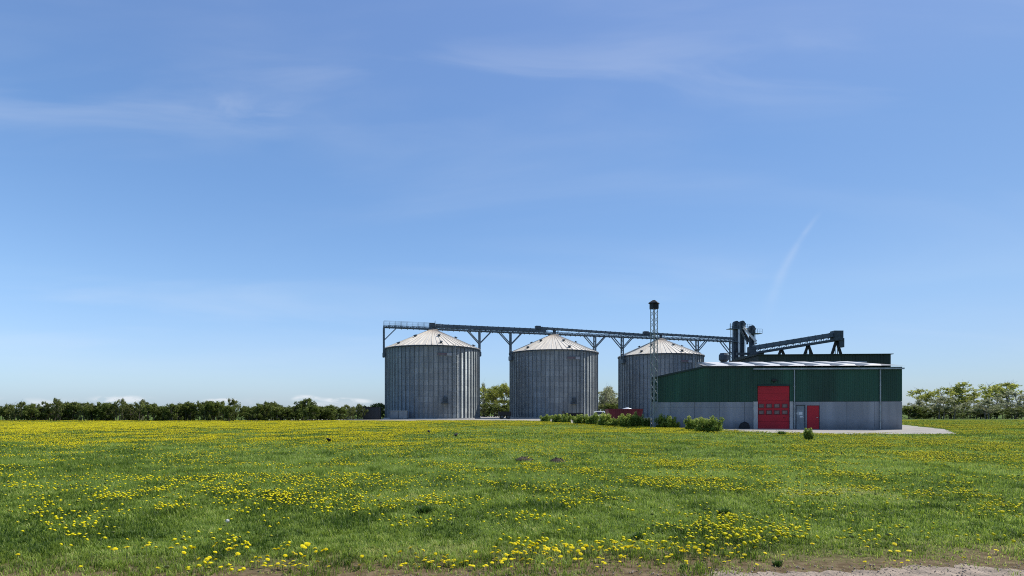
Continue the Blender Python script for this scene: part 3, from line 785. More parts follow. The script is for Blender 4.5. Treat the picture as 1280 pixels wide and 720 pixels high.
G1 = 'young trees of the dark hedgerow behind the left of the meadow'
hl = 'dark green young tree in the even hedgerow at the left end of the meadow'
special = {380: (3.9, 'tallest tree of the hedgerow, its pale top rising above the line under a small cloud')}
pxs = []
p = -40.0
while p < 455:
    pxs.append(p); p += rh.uniform(8, 14)
for p in pxs:
    d = 96 + rh.uniform(-2.5, 2.5) + max(0, (p - 400) * .28)
    top = 504.0 + rh.uniform(-4.5, 3.6) + max(0, (p - 395) * .075)
    h = Z(top, d)
    if abs(p - 380) < 7: hedge_tree(380, d, 4.0, 2.9, special[380][1]); continue
    hk = rh.choice([0, 1, 2, 0, 1, 2, 3, 4]); hedge_tree(p, d, h * (1.22 if hk > 2 else 1), rh.uniform(2.0, 3.3), hl, G1, hk)
    if rh.random() < .6: hedge_tree(p + rh.uniform(3, 9), d + 3.5, h * rh.uniform(.85, 1.05), rh.uniform(2.4, 3.2), hl, G1)
# bushes beside the dark container and the silo
hedge_tree(437, 112, 3.0, 3.2, 'small dark tree left of the blackish container', None)
hedge_tree(449, 116, 2.9, 3.0, 'dark bushy tree touching the left side of the blackish container', None)
hedge_tree(475, 128, 3.7, 3.4, 'green bush between the blackish container and the first silo', None)

# far hedge line behind everything: one low mass of foliage (a far-off wood)
rng = np.random.default_rng(31)
bl = []
for kx in range(240):
    x = -330 + kx * 2.9 + rng.uniform(-1, 1); hgt = 2.4 + 1.6 * float(vnoise(np.array(x / 14), np.array(1.0), 61))
    bl.append(((x, 255 + rng.uniform(-3, 3), hgt * .5), (2.6, 2.2, hgt * .58)))
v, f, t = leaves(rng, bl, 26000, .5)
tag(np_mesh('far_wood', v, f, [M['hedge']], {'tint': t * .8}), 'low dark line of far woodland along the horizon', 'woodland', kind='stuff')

# taller spring trees seen between the silos
tproto = [make_tree('spring_tree', 10.0, 6.5, .38, 46, 2700, .22, M['spring'], M['bark'], 200 + s, stems=3, blob=.25) for s in range(3)]
bproto = [make_tree('blossom_tree', 9.0, 6.5, .22, 46, 2700, .20, M['blossom'], M['barkl'], 230 + s, stems=3, blob=.25) for s in range(2)]
tused = {}


def big_tree(pr, px, d, h, w, h0, w0, label, group=None):
    sc = (w / w0, w / w0, h / h0); loc = (X(px, d), d, 0)
    if id(pr) not in tused:
        tused[id(pr)] = 1; pr.location = loc; pr.scale = sc; tag(pr, label, 'tree', group); return
    o = dup(pr, loc, rh.uniform(0, 6.28), sc, label, 'tree', group)
    if not group and 'group' in o: del o['group']


big_tree(tproto[0], 614, 170, 10.0, 6.8, 10, 6.5, 'yellow-green spring tree nearest the first silo in the gap between first and second silo')
big_tree(tproto[1], 626, 174, 10.4, 7.0, 10, 6.5, 'fullest yellow-green spring tree in the middle of the gap between first and second silo')
big_tree(tproto[2], 636, 168, 10.0, 6.2, 10, 6.5, 'yellow-green tree partly behind the left edge of the second silo')
big_tree(bproto[0], 602, 178, 11.0, 4.0, 9, 6.5, 'thin half bare grey tree close against the right edge of the first silo')
big_tree(bproto[1], 753, 166, 9.4, 6.6, 9, 6.5, 'pale leafy tree just right of the second silo')
big_tree(bproto[0], 766, 172, 9.6, 6.4, 9, 6.5, 'pale whitish tree beside the left edge of the third silo')
big_tree(tproto[1], 760, 185, 9.0, 6.0, 10, 6.5, 'greenish tree behind the two pale trees between second and third silo')
for p, d, h, lab in ((604, 158, 3.8, 'dark low hedge bush at the right foot of the first silo'), (615, 160, 4.2, 'dark low hedge bush under the left spring tree between the silos'),
                     (626, 157, 3.6, 'dark low hedge bush in the middle of the gap between first and second silo'), (636, 161, 4.2, 'dark low hedge bush by the left foot of the second silo'),
                     (751, 158, 3.6, 'dark low bush at the right foot of the second silo'), (763, 160, 4.2, 'dark low bush above the red skip between second and third silo'), (772, 158, 4.0, 'dark low bush beside the left foot of the third silo')):
    hedge_tree(p, d, h, 4.4, lab)
# plain trees further right, beyond the hall
for p, d, h, w_, pr in ((1146, 128, 4.6, 5, bproto[0]), (1159, 133, 7.4, 7, tproto[0]), (1181, 120, 5.2, 6.2, bproto[1]), (1193, 136, 8.6, 7.6, tproto[2]), (1215, 131, 6.3, 6, tproto[1]), (1236, 118, 4.4, 5.5, bproto[0]), (1252, 138, 9.2, 8.4, tproto[0]), (1276, 125, 6.6, 6.8, bproto[1])):
    h0 = 10.0 if pr in tproto else 9.0
    big_tree(pr, p, d, h, w_, h0, 6.5, 'spring tree of the uneven row standing beyond the right end of the green hall', 'trees beyond the right end of the hall')
for p, d, h in ((1140, 122, 3.0), (1152, 126, 2.6), (1170, 124, 3.2), (1186, 122, 2.4), (1204, 126, 3.4), (1226, 122, 2.8), (1243, 124, 3.1), (1264, 120, 2.5), (1279, 123, 3.2)):
    hedge_tree(p, d, h, 4.2, 'low bush filling the gaps under the trees beyond the right end of the hall', 'bushes beyond the right end of the hall')

# shrubs along the edge of the yard
sproto = []
for s in range(4):
    root = bpy.data.objects.new('shrub', None); col.objects.link(root); r = random.Random(300 + s); rg = np.random.default_rng(300 + s); b = MB(); bl = []
    for q in range(16):
        a = r.uniform(0, 6.28); L = r.uniform(.12, .62); hz = r.uniform(.3, .98) * (1.15 - .45 * L)
        e = Vector((math.cos(a) * L, math.sin(a) * L, hz)); b.path([(0, 0, -.03), e * .5 + Vector((0, 0, .08)), e], [.018, .012, .004], 5)
        bl.append((e - Vector((0, 0, .12)), (.2, .2, .24))); bl.append((e * .6, (.24, .24, .22))); bl.append((Vector((e.x * .8, e.y * .8, .16)), (.22, .22, .18)))
    b.build('stems', M['bark'], root)
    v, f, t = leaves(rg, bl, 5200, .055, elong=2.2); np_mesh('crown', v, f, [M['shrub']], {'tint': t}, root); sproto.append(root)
sused = [False] * 4
for i, (p, base, top, wpx, lab) in enumerate((
        (682, 527.8, 517.5, 15, 'leftmost shrub of the row, in front of the second silo'),
        (697, 528.6, 517, 16, 'rounded shrub second from the left in front of the second silo'),
        (709, 529, 516.5, 13, 'narrow bright shrub third from the left in front of the second silo'),
        (724, 530.5, 516, 20, 'broad dark shrub in front of the flatbed trailer by the second silo'),
        (741, 531, 515.5, 20, 'shrub in front of the right edge of the second silo'),
        (754, 532, 515, 20, 'dark shrub just left of the red skip'),
        (772, 533.5, 520, 17, 'low shrub at the left end of the red skip'),
        (786, 534, 515, 19, 'yellow-tipped shrub in front of the middle of the red skip'),
        (797, 533, 514.5, 16, 'tallest yellow-green shrub at the right end of the red skip'),
        (809, 533.5, 521, 13, 'low pale shrub at the foot of the lattice mast'),
        (828, 535.5, 517.5, 17, 'square-topped shrub standing alone before the left end of the hall, left half'),
        (841, 536, 518, 16, 'right half of the square-topped pair of shrubs before the left end of the hall'),
        (866, 538, 520, 19, 'left shrub of the dark clump before the grey wall of the hall'),
        (879, 540, 520, 22, 'middle and fullest shrub of the dark clump before the grey wall of the hall'),
        (893, 540.5, 520, 21, 'right shrub of the dark clump before the grey wall of the hall'),
        (1011, 549, 533, 12, 'small upright shrub at the yard corner right of the red door'),
        (762, 533.5, 526, 11, 'knee-high pale shrub before the left corner of the red skip'))):
    d = GD(base); h = (base - top) * d / F; w = wpx * d / F * 1.14
    kk = i % 4; sc = (w / 1.5, w / 1.5, h / 1.0)
    if not sused[kk]: o = sproto[kk]; sused[kk] = True; o.location = (X(p, d), d, 0); o.scale = sc; tag(o, lab, 'shrub', 'shrubs along the edge of the yard')
    else: dup(sproto[kk], (X(p, d), d, 0), rh.uniform(0, 6.28), sc, lab, 'shrub', 'shrubs along the edge of the yard')

# dark broad-leaved weeds in the meadow
wp = []
for s in range(2):
    r = random.Random(400 + s); V = []; Fc = []; T = []
    for q in range(260):
        a = r.uniform(0, 6.28); rr0 = min(.1, abs(r.gauss(0, .05))); L = r.uniform(.07, .17); out = r.uniform(.1, .8); w = r.uniform(.005, .011); b0 = len(V)
        ca, sa = math.cos(a), math.sin(a); bx, by = ca * rr0, sa * rr0; a2 = a + r.uniform(-.9, .9); c2, s2 = math.cos(a2), math.sin(a2); tn = r.uniform(.05, .55)
        for (tt, ww) in ((0, .8), (.4, 1), (.75, .7), (1, .08)):
            o_ = L * out * tt * tt; cz = L * tt * (1 - .35 * out * tt) - .01
            for sg in (-1, 1):
                V.append((bx + c2 * o_ - s2 * w * ww * sg, by + s2 * o_ + c2 * w * ww * sg, cz)); T.append(tn * (.5 + .6 * tt))
        for kx in range(3): Fc.append((b0 + 2 * kx, b0 + 2 * kx + 1, b0 + 2 * kx + 3, b0 + 2 * kx + 2))
    o = np_mesh('weed_tuft', np.array(V), np.array(Fc), [M['weed']], {'tint': np.array(T)}); wp.append(o)
for i, (p, py, s, lab) in enumerate((
        (797, 672, .75, 'dark leafy weed standing in the grass above the brown strip, lower centre right'),
        (905, 640, .9, 'dark weed tuft in mid grass right of centre, above the big flower cluster'),
        (977, 544, 2.4, 'low green weed patch on the yard edge before the red sectional door'),
        (530, 640, .95, 'dark leafy weed among a cluster of flowers left of centre'),
        (972, 707, .42, 'small dark weed tuft on bare soil in the bottom right corner'),
        (855, 711, .36, 'small green weed tuft on the edge of the bare path, bottom right of centre'))):
    d = GD(py); o = wp[i % 2]
    if i > 1: o = o.copy(); col.objects.link(o)
    o.location = (X(p, d), d, float(gz(np.array(X(p, d)), np.array(d)))); o.rotation_euler = (0, 0, i * 1.3); o.scale = (s, s, s); tag(o, lab, 'weed', 'dark weeds in the meadow')

# molehills
for p, py, lab, wd in ((655, 573.5, 'low dark molehill, the left one of two in the middle of the meadow', .33), (697, 575.5, 'dark molehill, the right one of two in the middle of the meadow', .30)):
    d = GD(py); b = MB(); r = random.Random(p)
    prof = [(wd * 1.0, -.03), (wd * .8, .04), (wd * .5, .085), (wd * .2, .11), (.001, .115)]
    b.lathe(prof, 18)
    b.v = [(x * (1 + r.uniform(-.15, .15)), y * (1 + r.uniform(-.15, .15)), z + r.uniform(-.015, .015)) for x, y, z in b.v]
    for q in range(16):
        a = r.uniform(0, 6.28); L = wd * r.uniform(.2, 1.15); b.blob((L * math.cos(a), L * math.sin(a), max(.02, .15 * (1 - L / wd))), (r.uniform(.015, .04),) * 3, 5, 4, .3, r)
    o = b.build('molehill', M['mole'], smooth=True); o.location = (X(p, d), d, float(gz(np.array(X(p, d)), np.array(d))) + .02); tag(o, lab, 'molehill')


# crows feeding in the grass
def crow(px, py, face, label, head_down):
    d = GD(py); root = thing('crow', label, 'bird', (X(px, d), d, float(gz(np.array(X(px, d)), np.array(d)))), face, 'crows feeding in the meadow')
    b = MB()
    # body from tail to neck: rings along a spine
    sp = [(-.24, .17, .004, .012), (-.19, .175, .03, .018), (-.12, .185, .055, .045), (-.03, .20, .08, .075), (.06, .215, .075, .08), (.12, .235, .05, .058), (.155, .26 - head_down * .06, .036, .042), (.185, .275 - head_down * .09, .038, .040), (.215, .27 - head_down * .10, .028, .028), (.235, .262 - head_down * .11, .012, .012)]
    nn = 12; b0 = 0
    for (x, z, ry, rz_) in sp:
        for i in range(nn):
            a = 2 * math.pi * i / nn; b.v.append((x, ry * math.cos(a), z + rz_ * math.sin(a)))
    for kx in range(len(sp) - 1):
        for i in range(nn):
            jx = (i + 1) % nn; b.f.append((kx * nn + i, kx * nn + jx, (kx + 1) * nn + jx, (kx + 1) * nn + i)); b.m.append(0)
    b.f.append(tuple(range(nn))); b.m.append(0)
    # wings folded on the flanks and legs
    for s in (-1, 1):
        b.path([(.08, s * .072, .235), (-.04, s * .084, .215), (-.16, s * .05, .19), (-.25, s * .015, .175)], [.03, .042, .024, .006], 8)
    b.build('body', M['feather'], root, True)
    q = MB(); hx, hz_ = .235, .262 - head_down * .11
    q.path([(hx - .012, 0, hz_), (hx + .03, 0, hz_ - .008 - head_down * .02), (hx + .06, 0, hz_ - .02 - head_down * .045)], [.014, .010, .002], 7); q.build('beak', M['beak'], root, True)
    for s in (-1, 1):
        l = MB(); l.path([(.0, s * .035, .15), (-.012, s * .035, .07), (.004, s * .035, .0)], [.014, .007, .006], 6)
        for a in (-.45, 0, .45): l.path([(.004, s * .035, .004), (.05 * math.cos(a), s * .035 + .05 * math.sin(a), .003)], [.005, .003], 5)
        l.path([(.004, s * .035, .004), (-.035, s * .035, .003)], [.005, .003], 5)
        l.build('leg', M['feather'], root)
    root.scale = (.68, .85, 1.05)


crow(411, 553, R(235), 'black crow standing among the dense yellow flowers in the left of the meadow', 0)
crow(536, 543, R(120), 'black crow farthest off, in grass before the first silo', 1)
crow(570, 547, R(55), 'black crow right of the other two, before the right side of the first silo', 0)

# ------------------------------------------------------------------ grain silos
SR, EAVE, APEX = 10.0, 14.75, 19.1
S0 = Vector((-17.06, 127.7, 0)); SV = Vector((26.6, 8.3, 0)); UE = SV.normalized(); UL = Vector((-UE.y, UE.x, 0))


def make_silo():
    root = bpy.data.objects.new('grain_silo', None); col.objects.link(root)
    b = MB(); b.lathe([(SR + .35, -.05), (SR + .35, .22), (SR - .3, .22)], 96); b.build('plinth', M['conc_l'], root)
    b = MB(); n = 128
    b.lathe([(SR, .2), (SR, EAVE)], n)
    b.mat = 1
    for kx in range(64):              # outside stiffeners, hat section
        a = 2 * math.pi * (kx + .5) / 64; ca, sa = math.cos(a), math.sin(a); w1, w2, dp = .105, .065, .13
        def pt(r, t, z): return (ca * r - sa * t, sa * r + ca * t, z)
        p0 = [(SR - .02, -w1), (SR + dp, -w2), (SR + dp, w2), (SR - .02, w1)]
        for i in range(3):
            (r1, t1), (r2, t2) = p0[i], p0[i + 1]
            b.quad([pt(r1, t1, .22), pt(r2, t2, .22), pt(r2, t2, EAVE - .05), pt(r1, t1, EAVE - .05)])
        b.quad([pt(*p0[0], EAVE - .05), pt(*p0[1], EAVE - .05), pt(*p0[2], EAVE - .05), pt(*p0[3], EAVE - .05)])
    b.build('wall', [M['wall'], M['rib']], root)
    b = MB(); b.lathe([(SR + .02, EAVE - .16), (SR + .28, EAVE - .16), (SR + .28, EAVE + .02), (SR - .05, EAVE + .02)], 96); b.build('eave_ring', M['dsteel'], root)
    b = MB(); rc = 1.1; re = SR + .30; ze = EAVE + .03; zc = APEX - .15; nb = 56
    for kx in range(nb):
        a0, a1 = 2 * math.pi * kx / nb, 2 * math.pi * (kx + 1) / nb
        def pc(a, r, z): return (r * math.cos(a), r * math.sin(a), z)
        b.quad([pc(a0, re, ze), pc(a1, re, ze), pc(a1, rc, zc), pc(a0, rc, zc)])
        # raised rib on the seam, taller near the eave
        da = .045 / re; dc = .02 / rc
        b.quad([pc(a0 - da, re, ze), pc(a0, re, ze + .12), pc(a0, rc, zc + .05), pc(a0 - dc, rc, zc)])
        b.quad([pc(a0, re, ze + .12), pc(a0 + da, re, ze), pc(a0 + dc, rc, zc), pc(a0, rc, zc + .05)])
        b.quad([pc(a0 - da, re, ze), pc(a0 + da, re, ze), pc(a0, re, ze + .12)])
    b.build('roof', M['roof'], root)
    b = MB(); b.lathe([(rc + .12, zc - .03), (rc + .12, zc + .14), (rc * .55, zc + .3), (.35, zc + .32), (.35, zc + .5)], 24); b.build('roof_cap', M['roof'], root)
    # roof vents: an upper and a lower ring of hooded boxes
    sl = math.atan2(zc - ze, re - rc)
    for ring, (f, a0) in enumerate(((.42, R(-90 + 22)), (.86, R(-90 - 42)))):
        for kx in range(6):
            a = a0 + kx * math.pi / 3; r_ = rc + (re - rc) * f; z = zc + (ze - zc) * f
            m = Matrix.Rotation(a, 3, 'Z') @ Matrix.Rotation(sl, 3, 'Y'); v = MB()
            c = Vector((r_ * math.cos(a), r_ * math.sin(a), z))
            v.box(c + m @ Vector((0, 0, .14)), (.42, .42, .34), m); v.box(c + m @ Vector((.05, 0, .34)), (.6, .58, .06), m)
            v.build('roof_vent', M['dsteel'], root)
    # ladder with cage hoops on the shaded side, hatch and name plate
    def wp(ang, r, z): return Vector((r * math.sin(ang), -r * math.cos(ang), z))
    al = R(32); b = MB()
    for s in (-1, 1): b.beam(wp(al + s * .025, SR + .32, .5), wp(al + s * .025, SR + .32, EAVE + .3), .07)
    for q in range(46): b.beam(wp(al - .025, SR + .32, .6 + q * .31), wp(al + .025, SR + .32, .6 + q * .31), .035)
    for q in range(9):
        z = 2.6 + q * 1.45; pts = [wp(al + .045 * math.cos(t), SR + .32 + .65 * math.sin(t), z) for t in np.linspace(0, math.pi, 8)]
        for p1, p2 in zip(pts[:-1], pts[1:]): b.beam(p1, p2, .05)
    b.build('ladder', M['galv'], root)
    ah = R(21.5); b = MB(); m = Matrix.Rotation(ah, 3, 'Z')
    b.box(wp(ah, SR + .16, 4.0), (.8, .2, .95), m); b.box(wp(ah, SR + .5, 3.2), (1.6, .9, .08), m)
    for s in (-1, 1): b.beam(wp(ah, SR + .9, 3.24) + m @ Vector((s * .75, 0, 0)), wp(ah, SR + .9, 4.2) + m @ Vector((s * .75, 0, 0)), .05)
    b.beam(wp(ah, SR + .9, 4.2) + m @ Vector((-.75, 0, 0)), wp(ah, SR + .9, 4.2) + m @ Vector((.75, 0, 0)), .05)
    b.build('hatch', M['dsteel'], root)
    b = MB(); zc2 = 13.0; steps = 14; A0, A1 = R(12.5), R(30)
    for kx in range(steps):
        a0 = A0 + (A1 - A0) * kx / steps; a1 = A0 + (A1 - A0) * (kx + 1) / steps; b.mat = 1 if kx > 8 else 2
        b.quad([wp(a0, SR + .15, zc2 - .28), wp(a1, SR + .15, zc2 - .28), wp(a1, SR + .15, zc2 + .28), wp(a0, SR + .15, zc2 + .28)])
    b.mat = 0; r = random.Random(3)
    for kx in range(9):               # worn, unreadable red strokes
        a0 = A0 + (A1 - A0) * (.03 + .066 * kx); z1, z2 = zc2 - .2, zc2 + .2
        b.quad([wp(a0, SR + .158, z1), wp(a0 + .012, SR + .158, z1), wp(a0 + .012, SR + .158, z2), wp(a0, SR + .158, z2)])
        b.quad([wp(a0 + .013, SR + .158, z2 - .1), wp(a0 + .026, SR + .158, z2 - .1), wp(a0 + .026, SR + .158, z2), wp(a0 + .013, SR + .158, z2)])
    b.build('name_strip', [M['plateR'], M['plateW'], M['ratio']], root)
    return root


silo = make_silo(); silo.location = S0
tag(silo, 'widest galvanised grain silo, leftmost of the three, under the open end of the catwalk', 'grain silo', 'ribbed grain silos under the conveyor')
dup(silo, S0 + SV, 0, None, 'middle galvanised grain silo, behind the left half of the shrub row', None, 'ribbed grain silos under the conveyor')
dup(silo, S0 + SV * 2, 0, None, 'grain silo farthest right, half hidden by the green hall and the lattice mast', None, 'ribbed grain silos under the conveyor')


# ------------------------------------------------------------------ catwalk and conveyors over the silos
def L3(t, lat=0, z=0): return S0 + SV * t + UL * lat + Vector((0, 0, z))


def t_at(px):
    k = (px - 640) / F; return (S0.x - k * S0.y) / (k * SV.y - SV.x)


TZ = 19.22; T0, T1 = -.372, 2.78
root = thing('catwalk', 'long steel catwalk bridging all three silo tops on braced posts', 'catwalk', (S0.x, S0.y, 0))
off = -Vector((S0.x, S0.y, 0))
def O(p): return p + off


b = MB()
nst = int((T1 - T0) * SV.length / 1.25)
for s in (-.62, .62):
    b.beam(O(L3(T0, s, TZ)), O(L3(T1, s, TZ)), .1, .16); b.beam(O(L3(T0, s, TZ + .42)), O(L3(T1, s, TZ + .42)), .09, .10)
for q in range(nst + 1):
    t = T0 + (T1 - T0) * q / nst
    for s in (-.62, .62):
        b.beam(O(L3(t, s, TZ - .22)), O(L3(t, s, TZ + .45)), .12)
        if q < nst: b.beam(O(L3(t, s, TZ)), O(L3(t + (T1 - T0) / nst, s, TZ + .42)), .06)
    b.beam(O(L3(t, -.62, TZ - .1)), O(L3(t, .62, TZ - .1)), .1)
b.build('truss', M['steel'], root)
b = MB(); b.beam(O(L3(T0, 0, TZ + .12)), O(L3(T1, 0, TZ + .12)), 1.1, .06); b.build('deck', M['dsteel'], root)
b = MB()
for s in (-.66, .66):
    for hh_ in (.55, 1.0): b.beam(O(L3(T0, s, TZ + .3 + hh_)), O(L3(.06, s, TZ + .3 + hh_)), .045)
    for q in range(11):
        t = T0 + (.06 - T0) * q / 10; b.beam(O(L3(t, s, TZ + .4)), O(L3(t, s, TZ + 1.32 + (.5 if q == 9 else 0))), .045)
b.build('railing', M['galv'], root)


def support(t, zb, braces, brackets=True, dz=2.75, dl=2.6):
    b = MB()
    for s in (-.5, .5):
        b.beam(O(L3(t, s, zb)), O(L3(t, s, TZ)), .30, .26)
        for sg in braces:
            b.beam(O(L3(t, s, TZ - dz)), O(L3(t + sg * dl / SV.length, s, TZ - .05)), .19)
    for z in (zb + .5, TZ - dz, TZ - .4): b.beam(O(L3(t, -.5, z)), O(L3(t, .5, z)), .14)
    zz_ = zb + .5
    while zz_ < TZ - 1.2: b.beam(O(L3(t, -.5, zz_)), O(L3(t, .5, zz_ + 1.1)), .08); zz_ += 1.1
    if brackets: b.box(O(L3(t, 0, zb + .55)), (.5, 1.5, .9), Matrix.Rotation(math.atan2(SV.y, SV.x), 3, 'Z'))
    b.build('support_post', M['steel'], root)


dtp = 10.35 / SV.length
for kx in range(3):
    support(kx - dtp, 12.9, (1,) if kx == 0 else (-1, 1)); support(kx + dtp, 13.6, (-1, 1))
support(2.73, 0, (-1,), False, 3.2, 3.0)


def conveyor(px0, px1, za, zb, name_label, hsec=.62, legs=True):
    t0, t1 = t_at(px0), t_at(px1); r_ = thing('conveyor', name_label, 'conveyor', (S0.x, S0.y, 0), 0, 'enclosed chain conveyors on the catwalk')
    b = MB(); b.beam(O(L3(t0, 0, za)), O(L3(t1, 0, zb)), .62, hsec); n = int((t1 - t0) * SV.length / 1.2)
    for q in range(n + 1):
        f = q / n; t = t0 + (t1 - t0) * f; z = za + (zb - za) * f; e = UE * .05
        b.beam(O(L3(t, 0, z)) - e, O(L3(t, 0, z)) + e, .78, hsec + .12)
    b.build('trough', M['steel'], r_)
    b = MB(); b.beam(O(L3(t0 - .012, 0, za + .03)), O(L3(t0 + .03, 0, za + .03)), .95, hsec + .32); b.build('head', M['dsteel'], r_)
    b = MB(); b.box(O(L3(t0 + .035, .62, za + .1)), (.7, .5, .5)); b.tube(O(L3(t0 + .02, .5, za + .1)), O(L3(t0 + .02, 1.05, za + .1)), .22, 10); b.build('drive_motor', M['dsteel'], r_)
    if legs:
        for q in range(1, int((t1 - t0) * SV.length / 2.6)):
            f = q * 2.6 / ((t1 - t0) * SV.length); t = t0 + (t1 - t0) * f; z = za + (zb - za) * f
            if z - hsec / 2 - (TZ + .45) > .1:
                l = MB()
                for s in (-.3, .3): l.beam(O(L3(t, s, TZ + .4)), O(L3(t, s, z - hsec / 2)), .09)
                l.build('leg', M['steel'], r_)
    return r_


conveyor(538.5, 682, 19.98, 19.98, 'conveyor lying directly on the catwalk from the first silo top to the second silo', .78, False)
conveyor(671, 814, 20.55, 19.95, 'conveyor from above the second silo, raised on short legs and dropping to the third silo', .50)
conveyor(806, 917, 20.40, 20.05, 'conveyor from above the third silo to the elevator towers at the right', .50)
for px_s, lab in ((543, 'short pale chute from the catwalk into the first silo top'), (693, 'short dark chute from the raised conveyor into the second silo top'), (826, 'short chute from the conveyor into the third silo top')):
    t = t_at(px_s); b = MB(); c = L3(t, 0, 0)
    b.tube((0, 0, 18.95), (0, 0, 19.75), .34, 12); b.tube((0, 0, 19.75), (0, 0, 20.1), .34, 12, .55)
    o = b.build('filling_chute', M['dsteel'], None, True); o.location = (c.x, c.y, .2); tag(o, lab, 'chute')


# ------------------------------------------------------------------ elevator towers
def elevator(px, d, ytop, wpx, label, plat):
    x = X(px, d); zt = Z(ytop, d); w = wpx * d / F; root = thing('bucket_elevator', label, 'grain elevator', (x, d, 0), R(10), 'bucket elevators at the right end of the catwalk')
    for s in (-1, 1):
        b = MB(); b.box((s * w * .27, 0, (zt - 2) / 2), (w * .40, .55, zt - 2)); z = 1.5
        while z < zt - 2.2: b.box((s * w * .27, 0, z), (w * .46, .66, .1)); z += 2.2
        b.build('leg_casing', M['dsteel'], root)
    b = MB(); R_ = w * .55; pr = []
    for kx in range(17): a = math.pi * kx / 16; pr.append((R_ * math.cos(a), 0, zt - R_ + R_ * math.sin(a) * 1.0))
    pr += [(-R_, 0, zt - 2.0), (R_, 0, zt - 2.0)]
    pr = [(x_, -.45, z_) for x_, _, z_ in pr]; b.prism(pr, (0, 0, 0), (0, .9, 0)); b.tube((0, -.62, zt - R_), (0, .62, zt - R_), R_ * .35, 14)
    b.build('head', M['dsteel'], root)
    b = MB(); b.box((R_ * .2, -.85, zt - R_ - .3), (.5, .8, .5)); b.build('drive_motor', M['ratio'], root)
    b = MB(); zp = zt - 2.1; xo = plat * .9
    b.box((xo, -.2, zp), (w + 1.4, 1.9, .1))
    for xx_ in np.linspace(-w / 2 - .7, w / 2 + .7, 5):
        b.beam((xo + xx_, -1.12, zp), (xo + xx_, -1.12, zp + 1.1), .05)
    for hh_ in (.55, 1.1): b.beam((xo - w / 2 - .7, -1.12, zp + hh_), (xo + w / 2 + .7, -1.12, zp + hh_), .05)
    b.build('platform', M['steel'], root)
    b = MB(); xl = -w / 2 - .32 if plat < 0 else w / 2 + .32
    for s in (-.2, .2): b.beam((xl, s, .5), (xl, s, zt - 1.0), .05)
    for q in range(int(zt / .6)): b.beam((xl, -.2, .6 + q * .55), (xl, .2, .6 + q * .55), .03)
    b.build('ladder', M['galv'], root)
    return root


elevator(919.8, 151, 401.3, 6.6, 'left elevator tower with round head, at the end of the catwalk', -1)
elevator(927.3, 153, 401.0, 5.8, 'middle elevator tower with round head, close beside the left one', 1)
elevator(939.6, 150, 406.8, 6.2, 'right, lower elevator tower with a platform on its right', 1)

root = thing('mast_pole', 'thin pale antenna mast left of the elevator towers', 'mast', (X(913, 150.5), 150.5, 0))
b = MB(); b.tube((0, 0, 0), (0, 0, Z(404, 150.5)), .07, 8); b.tube((.45, 0, 14), (.45, 0, Z(408, 150.5)), .05, 8)
for z in range(14, 22): b.beam((0, 0, z), (.45, 0, z), .04)
b.build('pole', M['galv'], root)


def spout(p, q, r_, mat, label):
    p, q = Vector(p), Vector(q); b = MB(); o0 = Vector((p.x, p.y, 0)); b.path([p - o0 + Vector((0, 0, .5)), p - o0, q - o0, q - o0 - Vector((0, 0, .7))], [r_] * 4, 12)
    for f in (.25, .5, .75): c = p.lerp(q, f) - o0; e = (q - p).normalized() * .06; b.tube(c - e, c + e, r_ * 1.25, 12)
    o = b.build('spout_pipe', mat, None, True); o.location = o0; tag(o, label, 'spout pipe')


spout((X(929, 151), 150.6, Z(410, 151)), (X(944.5, 149), 148.8, Z(426.5, 149)), .30, M['lsteel'], 'pale shiny spout pipe slanting down right from the middle elevator head')
spout((X(929, 152), 152, Z(414, 152)), (X(941, 150), 149.5, Z(435, 150)), .34, M['dsteel'], 'dark spout pipe slanting down under the pale one between the elevators')
spout((X(925, 152), 151.6, Z(413, 152)), (X(934, 151), 151, Z(427, 151)), .24, M['steel'], 'short grey spout pipe between left and right elevator towers')

# rising belt gallery right of the towers
gd = 148.0
A = Vector((X(941, gd), gd, Z(438.0, gd))); B = Vector((X(1046, gd - 4), gd - 4, Z(421.0, gd - 4)))
root = thing('inclined_conveyor', 'long roofed belt conveyor rising to the right from the elevator towers', 'conveyor', (A.x, A.y, 0))
o0 = Vector((A.x, A.y, 0)); ax_d = (B - A).normalized(); sdv = Vector((0, 0, 1)).cross(ax_d).normalized(); upv = ax_d.cross(sdv); Lg = (B - A).length
def I(u, s, h): return A - o0 + ax_d * u + sdv * s + upv * h
b = MB(); b.beam(I(0, 0, .62), I(Lg, 0, .62), 1.3, 1.0); n = int(Lg / 1.6)
for q in range(n + 1): b.beam(I(q * Lg / n - .05, 0, .62), I(q * Lg / n + .05, 0, .62), 1.42, 1.12)
b.build('cover', M['steel'], root)
b = MB()
for s in (-.75, .75):
    b.beam(I(0, s, -.75), I(Lg, s, -.75), .16, .55); b.beam(I(0, s, .1), I(Lg, s, .1), .1)
    for q in range(n + 1):
        b.beam(I(q * Lg / n, s, -.75), I(q * Lg / n, s, .3), .10)
        if q < n: b.beam(I(q * Lg / n, s, -.75), I((q + 1) * Lg / n, s, .1), .06)
b.beam(I(0, 0, -.72), I(Lg, 0, -.72), 1.3, .1)
b.build('truss', M['dsteel'], root)
for px_t in (973, 1003, 1034):
    u = (X(px_t, gd) - A.x) / ax_d.x; b = MB(); top = I(u, 0, -.8)
    for s in (-1, 1):
        b.beam(top, Vector((top.x + s * 2.1, top.y, 12.2)), .5); b.beam(Vector((top.x + s * 2.1, top.y, 12.2)), Vector((top.x + s * 2.1, top.y, 0)), .3)
        b.beam(top + Vector((s * .3, 0, 0)), Vector((top.x + s * .3, top.y, 0)), .14)
    b.beam(Vector((top.x - 2.1, top.y, 12.4)), Vector((top.x + 2.1, top.y, 12.4)), .3)
    b.build('trestle', M['black'], root)
